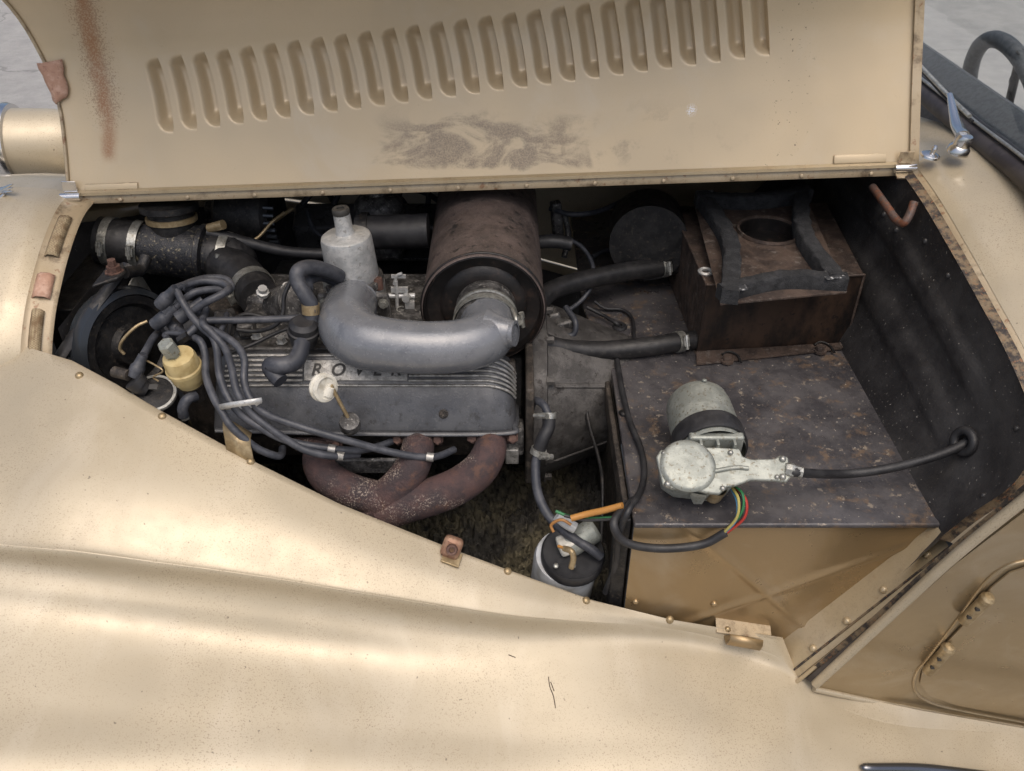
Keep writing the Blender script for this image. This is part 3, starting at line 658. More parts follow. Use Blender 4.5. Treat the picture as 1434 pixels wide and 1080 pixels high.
# wiper arm and blade
wb = LZ(1342, 210, 1.078)
wa = lathe('wiper_arm', [(.0,.026),(.010,.024),(.0125,.018),(.0125,.008),(.016,.004),(.017,-.004),(0,-.004)], wb, (.15,-.15,1), 'chrome', car, 24)
u2 = L(1330, 132, wb.y+.10); 
tube('wiper_arm_shaft', [wb+V((0,0,.022)), wb.lerp(u2, .35)+V((0,0,.008)), u2], [.0105,.0095,.0045], 'chrome', wa, n=10, sx=.75)
tube('wiper_blade', [L(1288,92,wb.y+.19), L(1330,136,wb.y+.10), L(1358,163,wb.y+.04)], .0035, 'clamp', wa, n=8)
tube('wiper_rubber', [L(1291,99,wb.y+.19), L(1330,143,wb.y+.10), L(1362,170,wb.y+.04)], .0026, 'rubber', wa, n=8)
jp = LZ(1302, 219, 1.066)
jet = lathe('washer_jet', [(0,.006),(.008,.006),(.014,.003),(.015,0),(0,0)], jp, (.1,-.1,1), 'chrome', car, 24)
lathe('jet_nozzle', [(0,.018),(.003,.017),(.0045,.013),(.003,.008),(.004,.005)], jp+V((.002,0,0)), (.1,-.1,1), 'chrome', jet, 12)

# ================================================================= DIRT under the engine
rows = []
for y in np.linspace(.80, 1.35, 110):
    rows.append([V((x, y, .46+.02*random.random()+.018*math.sin(37*x+21*y)*math.sin(29*y-13*x)+(.012 if random.random() > .8 else 0))) for x in np.linspace(-.68, .16, 170)])
dirt = mk('matted_dirt', *grid(rows), 'dirt', None, smooth=False); dirt['kind'] = 'stuff'; dirt['label'] = 'matted dark dirt and moss seen below the rusty exhaust pipes'; dirt['category'] = 'dirt'

# ================================================================= ENGINE
eng = thing('engine', 'dark V8 engine block with ribbed ROVER rocker cover and rusty exhaust manifold', 'engine', (-.2, YC, .45))
prism('engine_block', [V((-.44, y, z)) for y, z in ((1.08,.60),(1.07,.70),(1.13,.79),(1.26,.80),(1.45,.79),(1.52,.70),(1.50,.60))], (.46, 0, 0), 'dark_metal', eng, .006)
prism('cylinder_head', [V((-.43, y, z)) for y, z in ((.972,.775),(1.03,.845),(1.12,.79),(1.07,.66),(.99,.70))], (.435, 0, 0), 'casting', eng, .004)
# rocker cover body: section swept with a rounded rear end
X0, X1, RD = -.430, .006, .05
def drop(x):
    t = max(0, x-(X1-RD)); t2 = max(0, (X0+.03)-x); return (RD-math.sqrt(max(0, RD*RD-min(t, RD)**2)))*1.0+(.03-math.sqrt(max(0, .0009-min(t2, .03)**2)))
SEC = [(1.075,.835),(1.045,.856),(1.022,.864),(.987,.829),(.977,.815),(.957,.783),(.955,.776),(.962,.770),(1.05,.745)]
rr = []
for x in list(np.linspace(X0, X0+.03, 8))+list(np.linspace(X0+.04, X1-RD, 20))+list(np.linspace(X1-RD+.004, X1, 14)):
    d = drop(x); row_ = []
    for (y, z) in SEC:
        zb = .757; f = (z-zb)/.107 if z > zb else 0
        row_.append(V((x, y+(d*.30 if y < 1 and z > .76 else 0)*1.0, max(z-d*f, zb-.01))))
    rr.append(row_)
rc = mk('rocker_cover', *merge(grid(rr), (rr[0], [tuple(range(len(SEC)))]), (rr[-1], [tuple(range(len(SEC)))])), 'rocker', eng, sharp=38)
# flange lip along the bottom
tube('cover_flange', [V((X0+.005,.957,.775)), V((-.2,.952,.773)), V((X1-.02,.953,.773)), V((X1-.002,.97,.774)), V((X1,1.02,.77))], .0045, 'rocker', rc, n=8, sx=.8)
nf = V((0,-.707,.707))
for i in range(7):
    s = .06+.147*i; y, z = 1.022-.035*s, .864-.035*s
    if s > .2 and s < .8: segs = ((X0+.02, -.299), (-.147, X1-.001))
    else: segs = ((X0+.02, X1-.001),)
    for a, b in segs:
        pts = []
        for x in (np.linspace(a, min(b, X1-RD), 10).tolist()+(np.linspace(X1-RD+.004, b, 12).tolist() if b > X1-RD else [])):
            pts.append(V((x, y+drop(x)*.15, z-drop(x)*.95*((z-.757)/.107)))+nf*.0016)
        tube('cover_fin', pts, .0021, 'fin', rc, n=8, raw=True)
npc = V((-.223, 1.0045, .8465)); npx = V((1,0,0)); npu = V((0,.707,.707))
npl = box('name_panel', npc+nf*.001, (.148, .030, .004), 'fin', rc, u=npx, v=npu, b=.0006)
cu = bpy.data.curves.new('lettering', 'FONT'); cu.body = 'ROVER'; cu.size = .025; cu.space_character = 2.0; cu.offset = .0004; cu.shear = .22; cu.extrude = .0006; cu.align_x = 'CENTER'; cu.align_y = 'CENTER'
tmp = bpy.data.objects.new('lettering_tmp', cu); COL.objects.link(tmp); dg = bpy.context.evaluated_depsgraph_get()
me = bpy.data.meshes.new_from_object(tmp.evaluated_get(dg)); bpy.data.objects.remove(tmp); me.materials.clear(); me.materials.append(M['letter'])
lt = bpy.data.objects.new('lettering', me); COL.objects.link(lt); lt.parent = npl
lm = Matrix((npx, npu, nf)).transposed().to_4x4(); lm.translation = npc+nf*.0036-ORG['engine']; lt.matrix_local = lm
p = L(621, 580, .965); lathe('cover_bolt', [(0,.008),(.0025,.008),(.0025,.006),(.0045,.006),(.0045,.0),(.007,0),(.007,-.004)], p, (0,-.8,.5), 'casting', rc, 12)
# head bosses, plug holes, end plate
for i, px in enumerate((596, 692)):
    lathe('core_plug', [(0,.004),(.009,.004),(.011,.001),(.011,-.01)], L(px, 609, .962), (0,-.85,.5), 'alloy_dirty', eng, 18)
box('head_end', L(712, 612, .985), (.045,.03,.05), 'alloy_dirty', eng, b=.004)
box('end_lug', L(717, 637, .97), (.02,.012,.028), 'fin', eng, b=.002)
box('timing_flange', V((.026, 1.07, .74)), (.012,.18,.18), 'casting', eng, b=.003)
# exhaust manifold
mg = merge(tube_geo([L(448,628,.965), L(447,648,.93), L(460,670,.91), L(492,688,.90), L(530,699,.897), L(562,707,.895)], [.022,.0235,.0245,.025,.0255,.026], n=24),
           tube_geo([L(586,615,.965), L(584,634,.935), L(575,658,.915), L(557,682,.903), L(534,702,.897), L(514,722,.893)], [.022,.024,.025,.026,.026,.026], n=24),
           tube_geo([L(688,616,.965), L(685,634,.935), L(671,658,.915), L(642,680,.903), L(606,695,.895), L(566,707,.891), L(535,720,.889)], [.022,.024,.0255,.0265,.027,.027,.027], n=24))
man = mk('exhaust_manifold', *mg, 'manifold', eng, sharp=70)
for px, py in ((446,622),(586,614),(690,612)):
    p = L(px, py, .968); o = box('manifold_flange', p, (.070,.010,.036), 'manifold', man, v=(0,1,.5), b=.004)
    for s in (-.029, .029): lathe('manifold_bolt', [(0,.016),(.006,.016),(.006,.008),(.009,.008),(.009,0)], p+V((s,-.002,.002)), (0,-.85,.5), 'rust_bolt', o, 6)
box('manifold_heat_plate', L(520,652,.93), (.10,.006,.035), 'alloy_dirty', man, v=(0,1,.3))
# bellhousing and gearbox
M['bell'] = rough_metal('bell_alloy', (.055,.052,.050), (.105,.10,.096), (.03,.026,.024), 28, rough=(.45,.7), metal=.35, bump=.5)
BC = V((.045, 1.21, .665))
bh = lathe('bellhousing', [(.0,.20),(.075,.20),(.088,.17),(.115,.10),(.14,.04),(.150,.012),(.162,.010),(.164,.0),(.164,-.012),(0,-.012)], BC, (1,0,0), 'bell', eng, 56)
for a in np.linspace(.2, 2*math.pi+.2, 14, endpoint=False): lathe('bell_bolt', [(0,.010),(.006,.010),(.0065,.008),(.0065,0),(.010,0),(.010,-.003)], BC+V((.012, math.cos(a)*.156, math.sin(a)*.156)), (1,0,0), 'bell', bh, 6)
for a in (math.pi*.8, math.pi*1.12):
    d_ = V((0, math.cos(a), math.sin(a))); prism('bell_rib', [BC+V((.012,0,0))+d_*.146, BC+V((.03,0,0))+d_*.146, BC+V((.19,0,0))+d_*.081, BC+V((.19,0,0))+d_*.070, BC+V((.012,0,0))+d_*.12], d_.cross(V((1,0,0)))*.008, 'bell', bh, .002)
lathe('gearbox', [(.07,.19),(.07,.55),(0,.55)], BC, (1,0,-.05), 'casting', eng, 32)
# inlet manifold lumps and valley
box('inlet_manifold', V((-.27, 1.17, .83)), (.30,.20,.07), 'alloy_dirty', eng, b=.015)
lathe('inlet_runner', [(.0,.0),(.032,.0),(.034,.02),(.030,.05),(.034,.07),(0,.075)], L(395,432,1.16), (.5,-.5,.45), 'alloy_dirty', eng, 24)
box('thermostat_housing', L(380,428,1.19), (.07,.06,.06), 'alloy_dirty', eng, u=(1,-.3,0), b=.012)
for px, py in ((368,412),(402,408),(412,440)): lathe('housing_bolt', [(0,.014),(.007,.014),(.007,.007),(.010,.006),(.010,0)], L(px,py,1.14), (.2,-.3,.9), 'steel', eng, 8)
for i in range(6): box('manifold_rib', V((-.42+.05*i, 1.085, .836)), (.02,.05,.03), 'alloy_dirty', eng, b=.004)
box('manifold_shelf', L(400,478,1.08), (.16,.07,.02), 'alloy_dirty', eng, b=.004)
for px, py in ((360,475),(395,482),(430,475)): lathe('shelf_bolt', [(0,.008),(.006,.008),(.006,0),(.009,0)], L(px,py,1.06)+V((0,0,.004)), (0,0,1), 'steel', eng, 6)
# front pulley and timing cover
pc = V((-.545, 1.13, .78))
pul = lathe('fan_pulley', [(.0,.02),(.03,.02),(.035,.01),(.06,.008),(.066,.016),(.078,.016),(.082,.006),(.072,-.004),(.082,-.014),(.08,-.022),(0,-.022)], L(178,482,1.12), (.9,-.5,.15), 'dark_metal', eng, 40)
k = NM('gloss_black'); M['gloss'] = k.fin((.035,.04,.047), .22, .35)
lathe('pulley_rim', [(.080,-.02),(.089,-.016),(.092,0),(.089,.014),(.080,.018)], L(178,482,1.12), (.9,-.5,.15), 'gloss', pul, 40)
M['bell'] = rough_metal('bell_alloy', (.055,.052,.050), (.105,.10,.096), (.03,.026,.024), 28, rough=(.45,.7), metal=.35, bump=.5)
box('timing_cover', V((-.475, 1.17, .72)), (.07,.24,.22), 'casting', eng, b=.02)
tube('drive_belt', [L(85,500,1.05), L(125,440,1.09), L(178,372,1.17)], .013, 'hose', eng, n=8, sx=.6)

# ================================================================= CARBURETTOR
cb0 = L(495, 388, 1.16)
car_b = thing('carburettor', 'silver carburettor with bell-shaped dashpot behind the grey intake elbow', 'carburettor', cb0)
s1 = sc(1, cb0)
lathe('dashpot', [(.038,.0),(.0395,.004),(.039,.02),(.0385,.050),(.038,.064),(.0365,.069),(.033,.0715),(.018,.0725),(.0145,.0745),(.013,.080),(.0125,.098),(.012,.106),(0,.107)], cb0, (-.06,0,1), 'steel', car_b, 40)
lathe('damper_cap', [(.0118,.0),(.0128,.002),(.0128,.008),(.0115,.010),(.006,.010),(.006,.007),(0,.007)], cb0+V((-.0063,0,.1035)), (-.06,0,1), 'letter', car_b, 20)
lathe('dashpot_flange', [(.036,.0),(.045,.0),(.046,-.004),(.045,-.011),(.03,-.012)], cb0, (-.06,0,1), 'alloy_dirty', car_b, 32)
body = box('carburettor_body', cb0+V((.0,.005,-.036)), (.085,.07,.05), 'steel', car_b, b=.010)
fl = box('mounting_flange', cb0+V((.004,-.036,-.04)), (.108,.010,.066), 'alloy_dirty', car_b, b=.008)
for dx in (-.045, .045):
    for dz in (-.02, .018): lathe('flange_bolt', [(0,.008),(.0055,.008),(.0055,.003),(.008,.003),(.008,0)], cb0+V((.004+dx,-.041,-.04+dz)), (0,-1,0), 'rust_bolt' if dx > 0 and dz < 0 else 'clamp', fl, 8)
for dx in (-.038, .040): lathe('dashpot_screw', [(0,.008),(.006,.008),(.007,.005),(.007,-.01)], cb0+V((dx,-.015,-.002)), (0,0,1), 'rust_bolt' if dx > 0 else 'clamp', body, 12)
# throttle linkage on the right
lx = cb0+V((.058,-.005,-.03))
g = merge(tube_geo([lx+V((-.02,0,.0)), lx+V((.035,0,0))], .0045, n=10, sub=2), tube_geo([lx+V((.008,-.004,.028)), lx+V((.006,-.006,-.04))], .0028, n=8, sub=2), tube_geo([lx+V((.022,-.006,.005)), lx+V((.021,-.010,-.045))], .0028, n=8, sub=2),
          box_geo(lx+V((.012,-.002,.012)), (.026,.006,.008)), box_geo(lx+V((.028,-.004,-.012)), (.012,.012,.012)), box_geo(lx+V((.000,-.01,-.03)), (.014,.012,.018)), lathe_geo([(0,.005),(.006,.005),(.006,-.005),(0,-.005)], lx+V((.022,-.01,.002)), (0,1,0), 10),
          lathe_geo([(.004,-.003),(.014,-.003),(.014,.003),(.004,.003)], lx+V((-.004,-.012,-.046)), (1,.3,0), 18), tube_geo([lx+V((.004,0,.02)), lx+V((.010,-.002,.036)), lx+V((.018,-.002,.040))], .0025, n=8, sub=4), box_geo(lx+V((.012,0,.034)), (.022,.004,.005)))
mk('throttle_linkage', *g, 'steel', car_b)
mk('throttle_spring', *tube_geo([lx+V((.012+.005*math.cos(t), -.014+.005*math.sin(t), -.012-.0013*t)) for t in np.linspace(0, 40, 160)], .0009, n=5, raw=True), 'clamp', car_b)
# ================================================================= INTAKE ELBOW
ep = [L(495,421,1.125), L(490,433,1.095), L(487,456,1.03), L(506,476,.988), L(548,484,.975), L(600,487,.973), L(646,484,.98), L(678,473,1.0), L(683,460,1.03), L(681,447,1.065)]
er = [sc(34, ep[0]), sc(37, ep[1]), sc(41, ep[2]), sc(41, ep[3]), sc(38, ep[4]), sc(37, ep[5]), sc(37, ep[6]), sc(38, ep[7]), sc(38, ep[8]), sc(39, ep[9])]
elb = thing('intake_elbow', 'smooth grey curved intake pipe joining carburettor to air filter', 'pipe', ep[5])
tube('pipe', ep, er, 'elbow', elb, n=40, sub=10)
q = L(704, 462, 1.0); tube('crimp_spout', [L(690,468,1.0), L(706,467,.995), L(720,467,.99)], [.032,.021,.0155], 'elbow', elb, n=20, sx=1.15)
lathe('spout_lip', [(.0135,-.003),(.018,-.003),(.018,.003),(.0135,.003)], L(719,467,.99), L(720,467,.99)-L(700,466,.996), 'elbow', elb, 20)
tube('weld_ridge', [ep[0]+V((math.cos(t)*er[0]*1.03, -.003, math.sin(t)*er[0]*1.03-.003)) for t in np.linspace(0, 2*math.pi, 20, endpoint=False)], .0025, 'elbow', elb, n=8, closed=True, sub=2)
# ================================================================= AIR FILTER
ac = L(677, 434, 1.10); AR = sc(86, ac); ad = V((-.01, 1, .0))
af = thing('air_filter', 'large rusty brown air filter canister with black front face', 'air filter', ac)
can = lathe('canister', [(AR*.985,-.003),(AR*1.0,-.002),(AR*1.01,.004),(AR*1.0,.01),(AR*1.0,.40),(AR*.98,.41),(0,.412)], ac, ad, 'canister', af, 64)
face = lathe('end_plate', [(AR*.99,.001),(AR*.95,-.001),(AR*.92,.010),(AR*.72,.014),(AR*.66,.009),(AR*.50,.007),(0,.008)], ac, ad, 'canister_face', af, 64)
mc = ac+V((.004,-.012,.002)); MR = sc(42, mc)
nk = lathe('spigot', [(MR*.9,.03),(MR,.03),(MR,.012),(MR*1.02,.010),(MR,.006),(MR,-.006),(MR*1.03,-.008),(MR,-.012),(MR,-.04),(MR*.9,-.042)], mc, ad, 'alloy_dirty', af, 40)
for h in (-.012,-.024): lathe('spigot_ring', [(MR,h-.003),(MR*1.06,h-.002),(MR*1.06,h+.002),(MR,h+.003)], mc, ad, 'clamp', nk, 40)
ring_clamp('hose_clip', mc+ad*-.032, ad, MR*1.05, .007, 'clamp', nk, V((.75,0,.1)))
tube('clip_tail', [L(717,432,1.05), L(722,445,1.03), L(723,454,1.025)], .003, 'clamp', nk, n=8)
tube('canister_seam', [ac+ad*.004+V((math.cos(t)*AR*1.005,0,math.sin(t)*AR*1.005)) for t in np.linspace(0, 2*math.pi, 40, endpoint=False)], .0026, 'canister_face', can, n=8, closed=True, sub=2)
# ================================================================= far-side intake
t2 = thing('crossover_pipe', 'straight black intake pipe running left from the rusty canister', 'pipe', L(545,325,1.32))
tube('pipe', [L(500,326,1.31), L(545,325,1.31), L(600,323,1.31)], sc(24, L(545,325,1.31)), M['gloss'] if False else 'rubber', t2, n=24, sub=3)
lathe('pipe_collar', [(.03,-.006),(.034,-.006),(.034,.006),(.03,.006)], L(512,326,1.31), (1,0,0), 'dark_metal', t2, 24)
fc = thing('rear_carburettor', 'second darker carburettor dome half hidden below the bonnet hinge', 'carburettor', L(532,290,1.42))
lathe('dashpot', [(.046,-.06),(.046,-.02),(.043,0),(.034,.012),(.018,.018),(.014,.04),(0,.042)], L(530,284,1.42), (0,0,1), 'alloy_dirty', fc, 32)
box('carburettor_body', L(530,300,1.44)+V((0,0,-.05)), (.09,.07,.06), 'alloy_dirty', fc, b=.01)
lathe('far_filter', [(.0,0),(.06,.0),(.07,.02),(.07,.12),(0,.12)], L(905,310,1.50), (-.1,-1,.1), 'dark_metal', car, 32).name = 'brake_servo'

# ================================================================= HEATER
h0 = V((.305, 1.19, SHZ+.001))
ht = thing('heater_box', 'rusty brown heater box with black foam-edged top on the black shelf', 'heater', h0)
HB = [V((.308,1.189,0)), V((.566,1.222,0)), V((.588,1.50,0)), V((.298,1.45,0))]
z0, z1 = SHZ+.002, .884
def q4(a, z): return V((a.x, a.y, z))
casing = mk('casing', [q4(a, z0) for a in HB]+[q4(a, z1) for a in HB], [(4,5,6,7),(1,2,6,5),(2,3,7,6),(3,0,4,7)], 'heater', ht, smooth=False)
frp = mk('front_panel', [q4(HB[0], z0)+V((0,-.001,0)), q4(HB[1], z0)+V((0,-.001,0)), q4(HB[1], z1)+V((0,-.001,0)), q4(HB[0], z1)+V((0,-.001,0))], [(0,1,2,3)], 'heater_front', ht, smooth=False); solid(frp, .002, 1)
tube('casing_edge', [q4(HB[0], z1)+V((-.001,-.002,0)), q4(HB[1], z1)+V((.001,-.002,0))], .0025, 'heater', casing, n=8, sub=2)
tube('casing_edge', [q4(HB[1], z1)+V((.001,-.002,0)), q4(HB[1], z0)+V((.001,-.002,0))], .0022, 'heater', casing, n=8, sub=2)
tube('casing_edge', [q4(HB[0], z1)+V((-.001,-.002,0)), q4(HB[3], z1)], .002, 'heater', casing, n=8, sub=2)
fp = [LZ(975,512,SHZ+.003), LZ(1178,490,SHZ+.003), LZ(1190,481,SHZ+.003), LZ(975,494,SHZ+.003)]
fo = mk('mounting_foot', fp, [(0,1,2,3)], 'heater', ht, smooth=False); solid(fo, .003, 1)
for px, py in ((1018,504),(1148,490)):
    p = LZ(px, py, SHZ+.006); lathe('foot_bolt', [(0,.008),(.007,.008),(.008,.006),(.008,.001),(.012,.001),(.012,-.003)], p, (0,0,1), 'heater', fo, 8)
    tube('foot_loop', [p+V((-.006,.012,.002)), p+V((.006,.018,.004)), p+V((.018,.01,.003)), p+V((.022,-.008,.0))], .002, 'dark_metal', fo, n=6)
lathe('casing_grommet', [(.006,.0),(.012,.0),(.013,.003),(.010,.005),(.006,.003)], LZ(988,382,z1+.001), (0,0,1), 'steel', casing, 20)
# cover plate with hole: annulus-to-quad mesh
FC = [LZ(972,285,.905), LZ(1129,277,.912), LZ(1186,410,.902), LZ(1009,427,.898)]
hc_ = LZ(1076, 326, .905); HR = .050
def quadpt(t):
    t = (t % 1)*4; i = int(t) % 4; return FC[i].lerp(FC[(i+1) % 4], t-int(t))
NQ = 64; ang = []
outer = [quadpt(i/NQ) for i in range(NQ)]
inner = []
for p in outer:
    a = math.atan2(p.y-hc_.y, p.x-hc_.x); inner.append(V((hc_.x+HR*math.cos(a), hc_.y+HR*math.sin(a), .906)))
cp = mk('cover_plate', outer+inner, [(i, (i+1) % NQ, NQ+(i+1) % NQ, NQ+i) for i in range(NQ)], 'heater', ht, smooth=False); solid(cp, .0025)
lathe('outlet_ring', [(HR-.001,-.05),(HR-.001,.006),(HR+.003,.007),(HR+.004,.002)], V((hc_.x, hc_.y, .906)), (0,0,1), 'heater', cp, 48)
lathe('outlet_well', [(HR-.002,0.004),(HR-.002,-.018),(0,-.018)], V((hc_.x, hc_.y, .905)), (0,0,1), 'canister_face', cp, 40)
def foam(a, b, c, h=.024, wd=.022, lean=(0,0,0)):
    """upright foam strip from a to b bowed through c"""
    P = catmull([a, c, b], 12); rows = []
    for i, p in enumerate(P):
        t = (P[min(i+1, len(P)-1)]-P[max(i-1, 0)]).normalized(); n = V((-t.y, t.x, 0)).normalized()
        jit = .0012*math.sin(i*2.1)+random.gauss(0,.0006); hh = h+random.gauss(0,.0006); base = p+V((0,0,.001)); l = V(lean)*math.sin(math.pi*i/(len(P)-1))
        sec = [base-n*wd/2, base-n*(wd/2+jit)+V((0,0,hh*.9))+l, base-n*wd*.38+V((0,0,hh))+l, base+n*wd*.38+V((0,0,hh))+l, base+n*(wd/2+jit)+V((0,0,hh*.9))+l, base+n*wd/2]
        rows.append(sec)
    g_ = grid(rows); n6 = len(rows[0])
    return mk('foam_strip', g_[0], g_[1]+[tuple(range(n6)), tuple(range(len(g_[0])-n6, len(g_[0])))], 'foam', cp, sharp=50)
foam(FC[0]+V((.0,-.012,0)), FC[1]+V((-.0,-.012,0)), (FC[0]+FC[1])/2+V((0,-.030,.0)))
foam(FC[1]+V((-.012,0,0)), FC[2]+V((-.016,.01,0)), (FC[1]+FC[2])/2+V((-.038,.0,.0)), wd=.026)
foam(FC[2]+V((-.0,.012,0)), FC[3]+V((.0,.012,0)), (FC[2]+FC[3])/2+V((0,.034,.0)))
foam(FC[3]+V((.012,0,0)), FC[0]+V((.012,0,0)), (FC[3]+FC[0])/2+V((.036,.0,.0)), wd=.026)
for c_ in (FC[3]+V((.022,.014,.023)), FC[2]+V((-.022,.014,.023)), FC[0]+V((.018,-.01,.023))):
    box('worn_tape', c_, (.030,.024,.0022), 'tape', cp, u=(1,.1,.05), b=.0006)
# hoses into the heater
def hose(label, pts, r, clampspec, mat='hose', name='heater_hose', cat='hose'):
    t = thing(name, label, cat, pts[0]); tube('rubber_hose', pts, r, mat, t, n=20, sub=10)
    for (p, ax, s) in clampspec: ring_clamp('hose_clamp', p, ax, r*1.02, .013, 'clamp', t, s)
    return t
ua = [L(962,368,1.40), L(928,374,1.385), L(880,380,1.36), L(820,392,1.32), L(775,406,1.28), L(755,425,1.24), L(748,450,1.22)]
t = hose('upper black heater hose clamped to the left side of the heater box', ua, sc(13, ua[1]), [(ua[1]+V((.002,0,0)), ua[0]-ua[1], V((0,-.8,.3)))])
tube('hose_spigot', [ua[0]+V((.02,.01,0)), ua[0]+V((-.02,-.005,0))], .010, 'alloy_dirty', t, n=12, sub=2)
la = [L(985,482,1.215)+V((0,0,.012)), L(950,483,1.195)+V((0,0,.006)), L(900,489,1.18)+V((0,0,.004)), L(840,491,1.17), L(785,487,1.16), L(745,472,1.16), L(715,450,1.2)]
t = hose('lower black heater hose clamped to the front left corner of the heater box', la, sc(13.5, la[1]), [(la[1], la[0]-la[1], V((0,-.9,.5)))])
# ================================================================= WIPER MOTOR
wm0 = V((.245, .88, SHZ))
wm = thing('wiper_motor', 'zinc wiper motor with black rubber band lying on the black shelf', 'wiper motor', wm0)
ca_ = L(990, 606, .905); cz = V((ca_.x, .905, SHZ+.052)); ca_ = LZ(993, 622, SHZ+.052)
max_ = V((-.05, 1, .10)).normalized(); R_ = sc(48, ca_)
mot = lathe('motor_can', [(R_*.97,-.02),(R_,-.01),(R_,.045),(R_*.985,.066),(R_*.93,.080),(R_*.78,.089),(R_*.35,.094),(R_*.12,.094),(R_*.10,.099),(0,.10)], ca_, max_, 'zinc', wm, 48)
dome('can_pip', ca_+max_*.075+V((.004,0,R_*.985)), (0,.2,1), .0035, 'zinc', mot)
lathe('rubber_band', [(R_*1.0,-.014),(R_*1.06,-.014),(R_*1.075,-.010),(R_*1.075,.012),(R_*1.06,.016),(R_*1.0,.016)], ca_, max_, 'rubber', mot, 48)
g0 = LZ(970, 655, SHZ+.066)
gu, gv = V((1,0,-.02)), V((0,1,.50)).normalized(); gu = (gu-gv*gu.dot(gv)).normalized(); gn = gu.cross(gv)
def GP(px, py, off=0.):
    r = ray(px, py); t = (g0+gn*off-CAM).dot(gn)/r.dot(gn); return CAM+r*t
oc = [(919,640),(925,630),(955,627),(1000,626),(1036,628),(1040,639),(1052,643),(1085,642),(1093,637),(1104,640),(1108,668),(1102,675),(1088,673),(1052,672),(1030,680),(1018,682),(1008,692),(990,690),(976,686),(940,684),(928,678)]
gp = prism('gearbox_cover', [GP(*p) for p in oc], -gn*.007, 'zinc', wm, .0018)
gc = GP(963, 653); lathe('gear_dome', [(.0355,-.001),(.036,.002),(.034,.005),(.031,.0062),(.026,.0068),(0,.0072)], gc, gn, 'zinc', gp, 48)
tube('arm_ridge', [GP(1000,660,.001), GP(1030,655,.001), GP(1048,656,.001)], .003, 'zinc', gp, n=8)
for px, py, r in ((930,635,4.5),(935,678,5),(1023,634,4),(1096,643,5),(1096,668,5),(1088,668,3.5),(1012,684,4)):
    dome('cover_screw', GP(px, py, .001), gn, sc(r, g0), 'clamp', gp, h=.9)
gb_ = prism('gearbox_body', [GP(*p, -.008) for p in ((928,642),(940,632),(1010,632),(1036,640),(1034,668),(1024,684),(1000,690),(950,684),(932,672))], -gn*.034+V((0,.004,-.004)), 'zinc', wm, .003)
lathe('gear_boss', [(.012,0),(.012,-.03),(.006,-.034),(0,-.034)], GP(1006,682,-.008), gn, 'brass', gb_, 14)
prism('gearbox_foot', [GP(968,690,-.012), GP(990,694,-.012), GP(986,702,-.030), GP(974,702,-.03)], -gn*.012, 'zinc', gb_, .002)
box('motor_bracket', ca_+max_*-.022+V((0,0,.020)), (.072,.012,.036), 'zinc', wm, u=(1,0,0), v=max_, b=.003)
for dx in (-.022, 0, .022): box('bracket_web', ca_+max_*-.026+V((dx,-.003,.018)), (.004,.016,.034), 'zinc', wm, v=max_, b=.001)
# drive cable into the grommet
c0 = GP(1104, 658, -.003); gr = cast(bb, 1355, 620)[0]; grn = cast(bb, 1355, 620)[1]
cab = tube('drive_cable', [c0, GP(1120,662,-.002), L(1180,664,.862), L(1240,657,.862), L(1300,642,.858), L(1338,628,gr.y-.005), gr+grn*.002-V((0,0,.0))], .0062, 'rubber', wm, n=14)
lathe('cable_nut', [(0,-.012),(.0085,-.012),(.010,-.008),(.010,-.002),(.0085,0),(.008,.01),(0,.01)], GP(1112,660,-.002), GP(1125,662)-GP(1104,658), 'clamp', cab, 8)
gax = (grn+V((-.2,-.25,.0))).normalized(); gu_, gv_, _ = basis(gax)
tube('grommet', [gr+grn*.006+(gu_*math.cos(t)+gv_*math.sin(t))*.0145 for t in np.linspace(0, 2*math.pi, 20, endpoint=False)], .0062, 'rubber', cab, n=12, closed=True, sub=2)
# wiring loom from the motor
w1 = [L(1026,682,.83), L(1038,700,.805), L(1036,725,.792), L(1016,746,.790), L(985,762,.788), L(940,768,.788), L(900,766,.789), L(872,757,.79), L(860,738,.795), L(865,722,.81), L(888,700,.84)]
lm_ = tube('loom_sleeve', w1[3:], .0058, 'rubber', wm, n=12)
for i, cn in enumerate(('wire_red', 'wire_green', 'wire_yellow', 'wire_blue', 'wire_brown')):
    o3 = V((.0035*math.cos(i*1.25), .002*math.sin(i*2.), .0035*math.sin(i*1.25)))
    tube('wire', [p+o3*(1.7 if 0 < j < 3 else .7) for j, p in enumerate(w1[:4])], .0018, cn if i in (0, 3) else ('wire_green' if i == 1 else ('rubber' if i == 4 else cn)), lm_, n=6)
# ================================================================= shelf cable and brake pipes
t = tag(tube('shelf_cable', [LZ(864,505,SHZ+.006), LZ(872,550,SHZ+.006), LZ(882,590,SHZ+.006), LZ(896,625,SHZ+.006), LZ(902,655,SHZ+.006), LZ(898,685,SHZ+.006), L(880,715,.80), L(868,745,.80), L(862,790,.805), L(848,830,.81)], .0045, 'rubber', None, n=10), 'thin black cable lying along the left edge of the black shelf', 'cable')
t.name = 'shelf_cable'
cc = dome('cable_clip', LZ(874, 578, SHZ+.002), (0,0,1), .008, 'dark_metal', t)
tag(tube('brake_pipe', [L(818,478,1.20), L(818,540,1.13), L(824,590,1.08), L(838,640,1.02), L(844,680,.97), L(842,760,.90)], .0032, 'dark_metal', None, n=8), 'thin dark pipe dropping between engine and black shelf', 'pipe')
bp1 = tag(tube('brake_pipe', [LZ(822,430,SHZ+.02), LZ(845,442,SHZ+.012), LZ(862,452,SHZ+.012), LZ(868,458,SHZ+.003)], .0035, 'rubber', None, n=8), 'short black pipe entering a grommet on the shelf behind the hoses', 'pipe')
lathe('pipe_grommet', [(.004,.004),(.011,.004),(.013,0),(.011,-.003)], LZ(868,458,SHZ+.002), (0,0,1), 'rubber', bp1, 16)
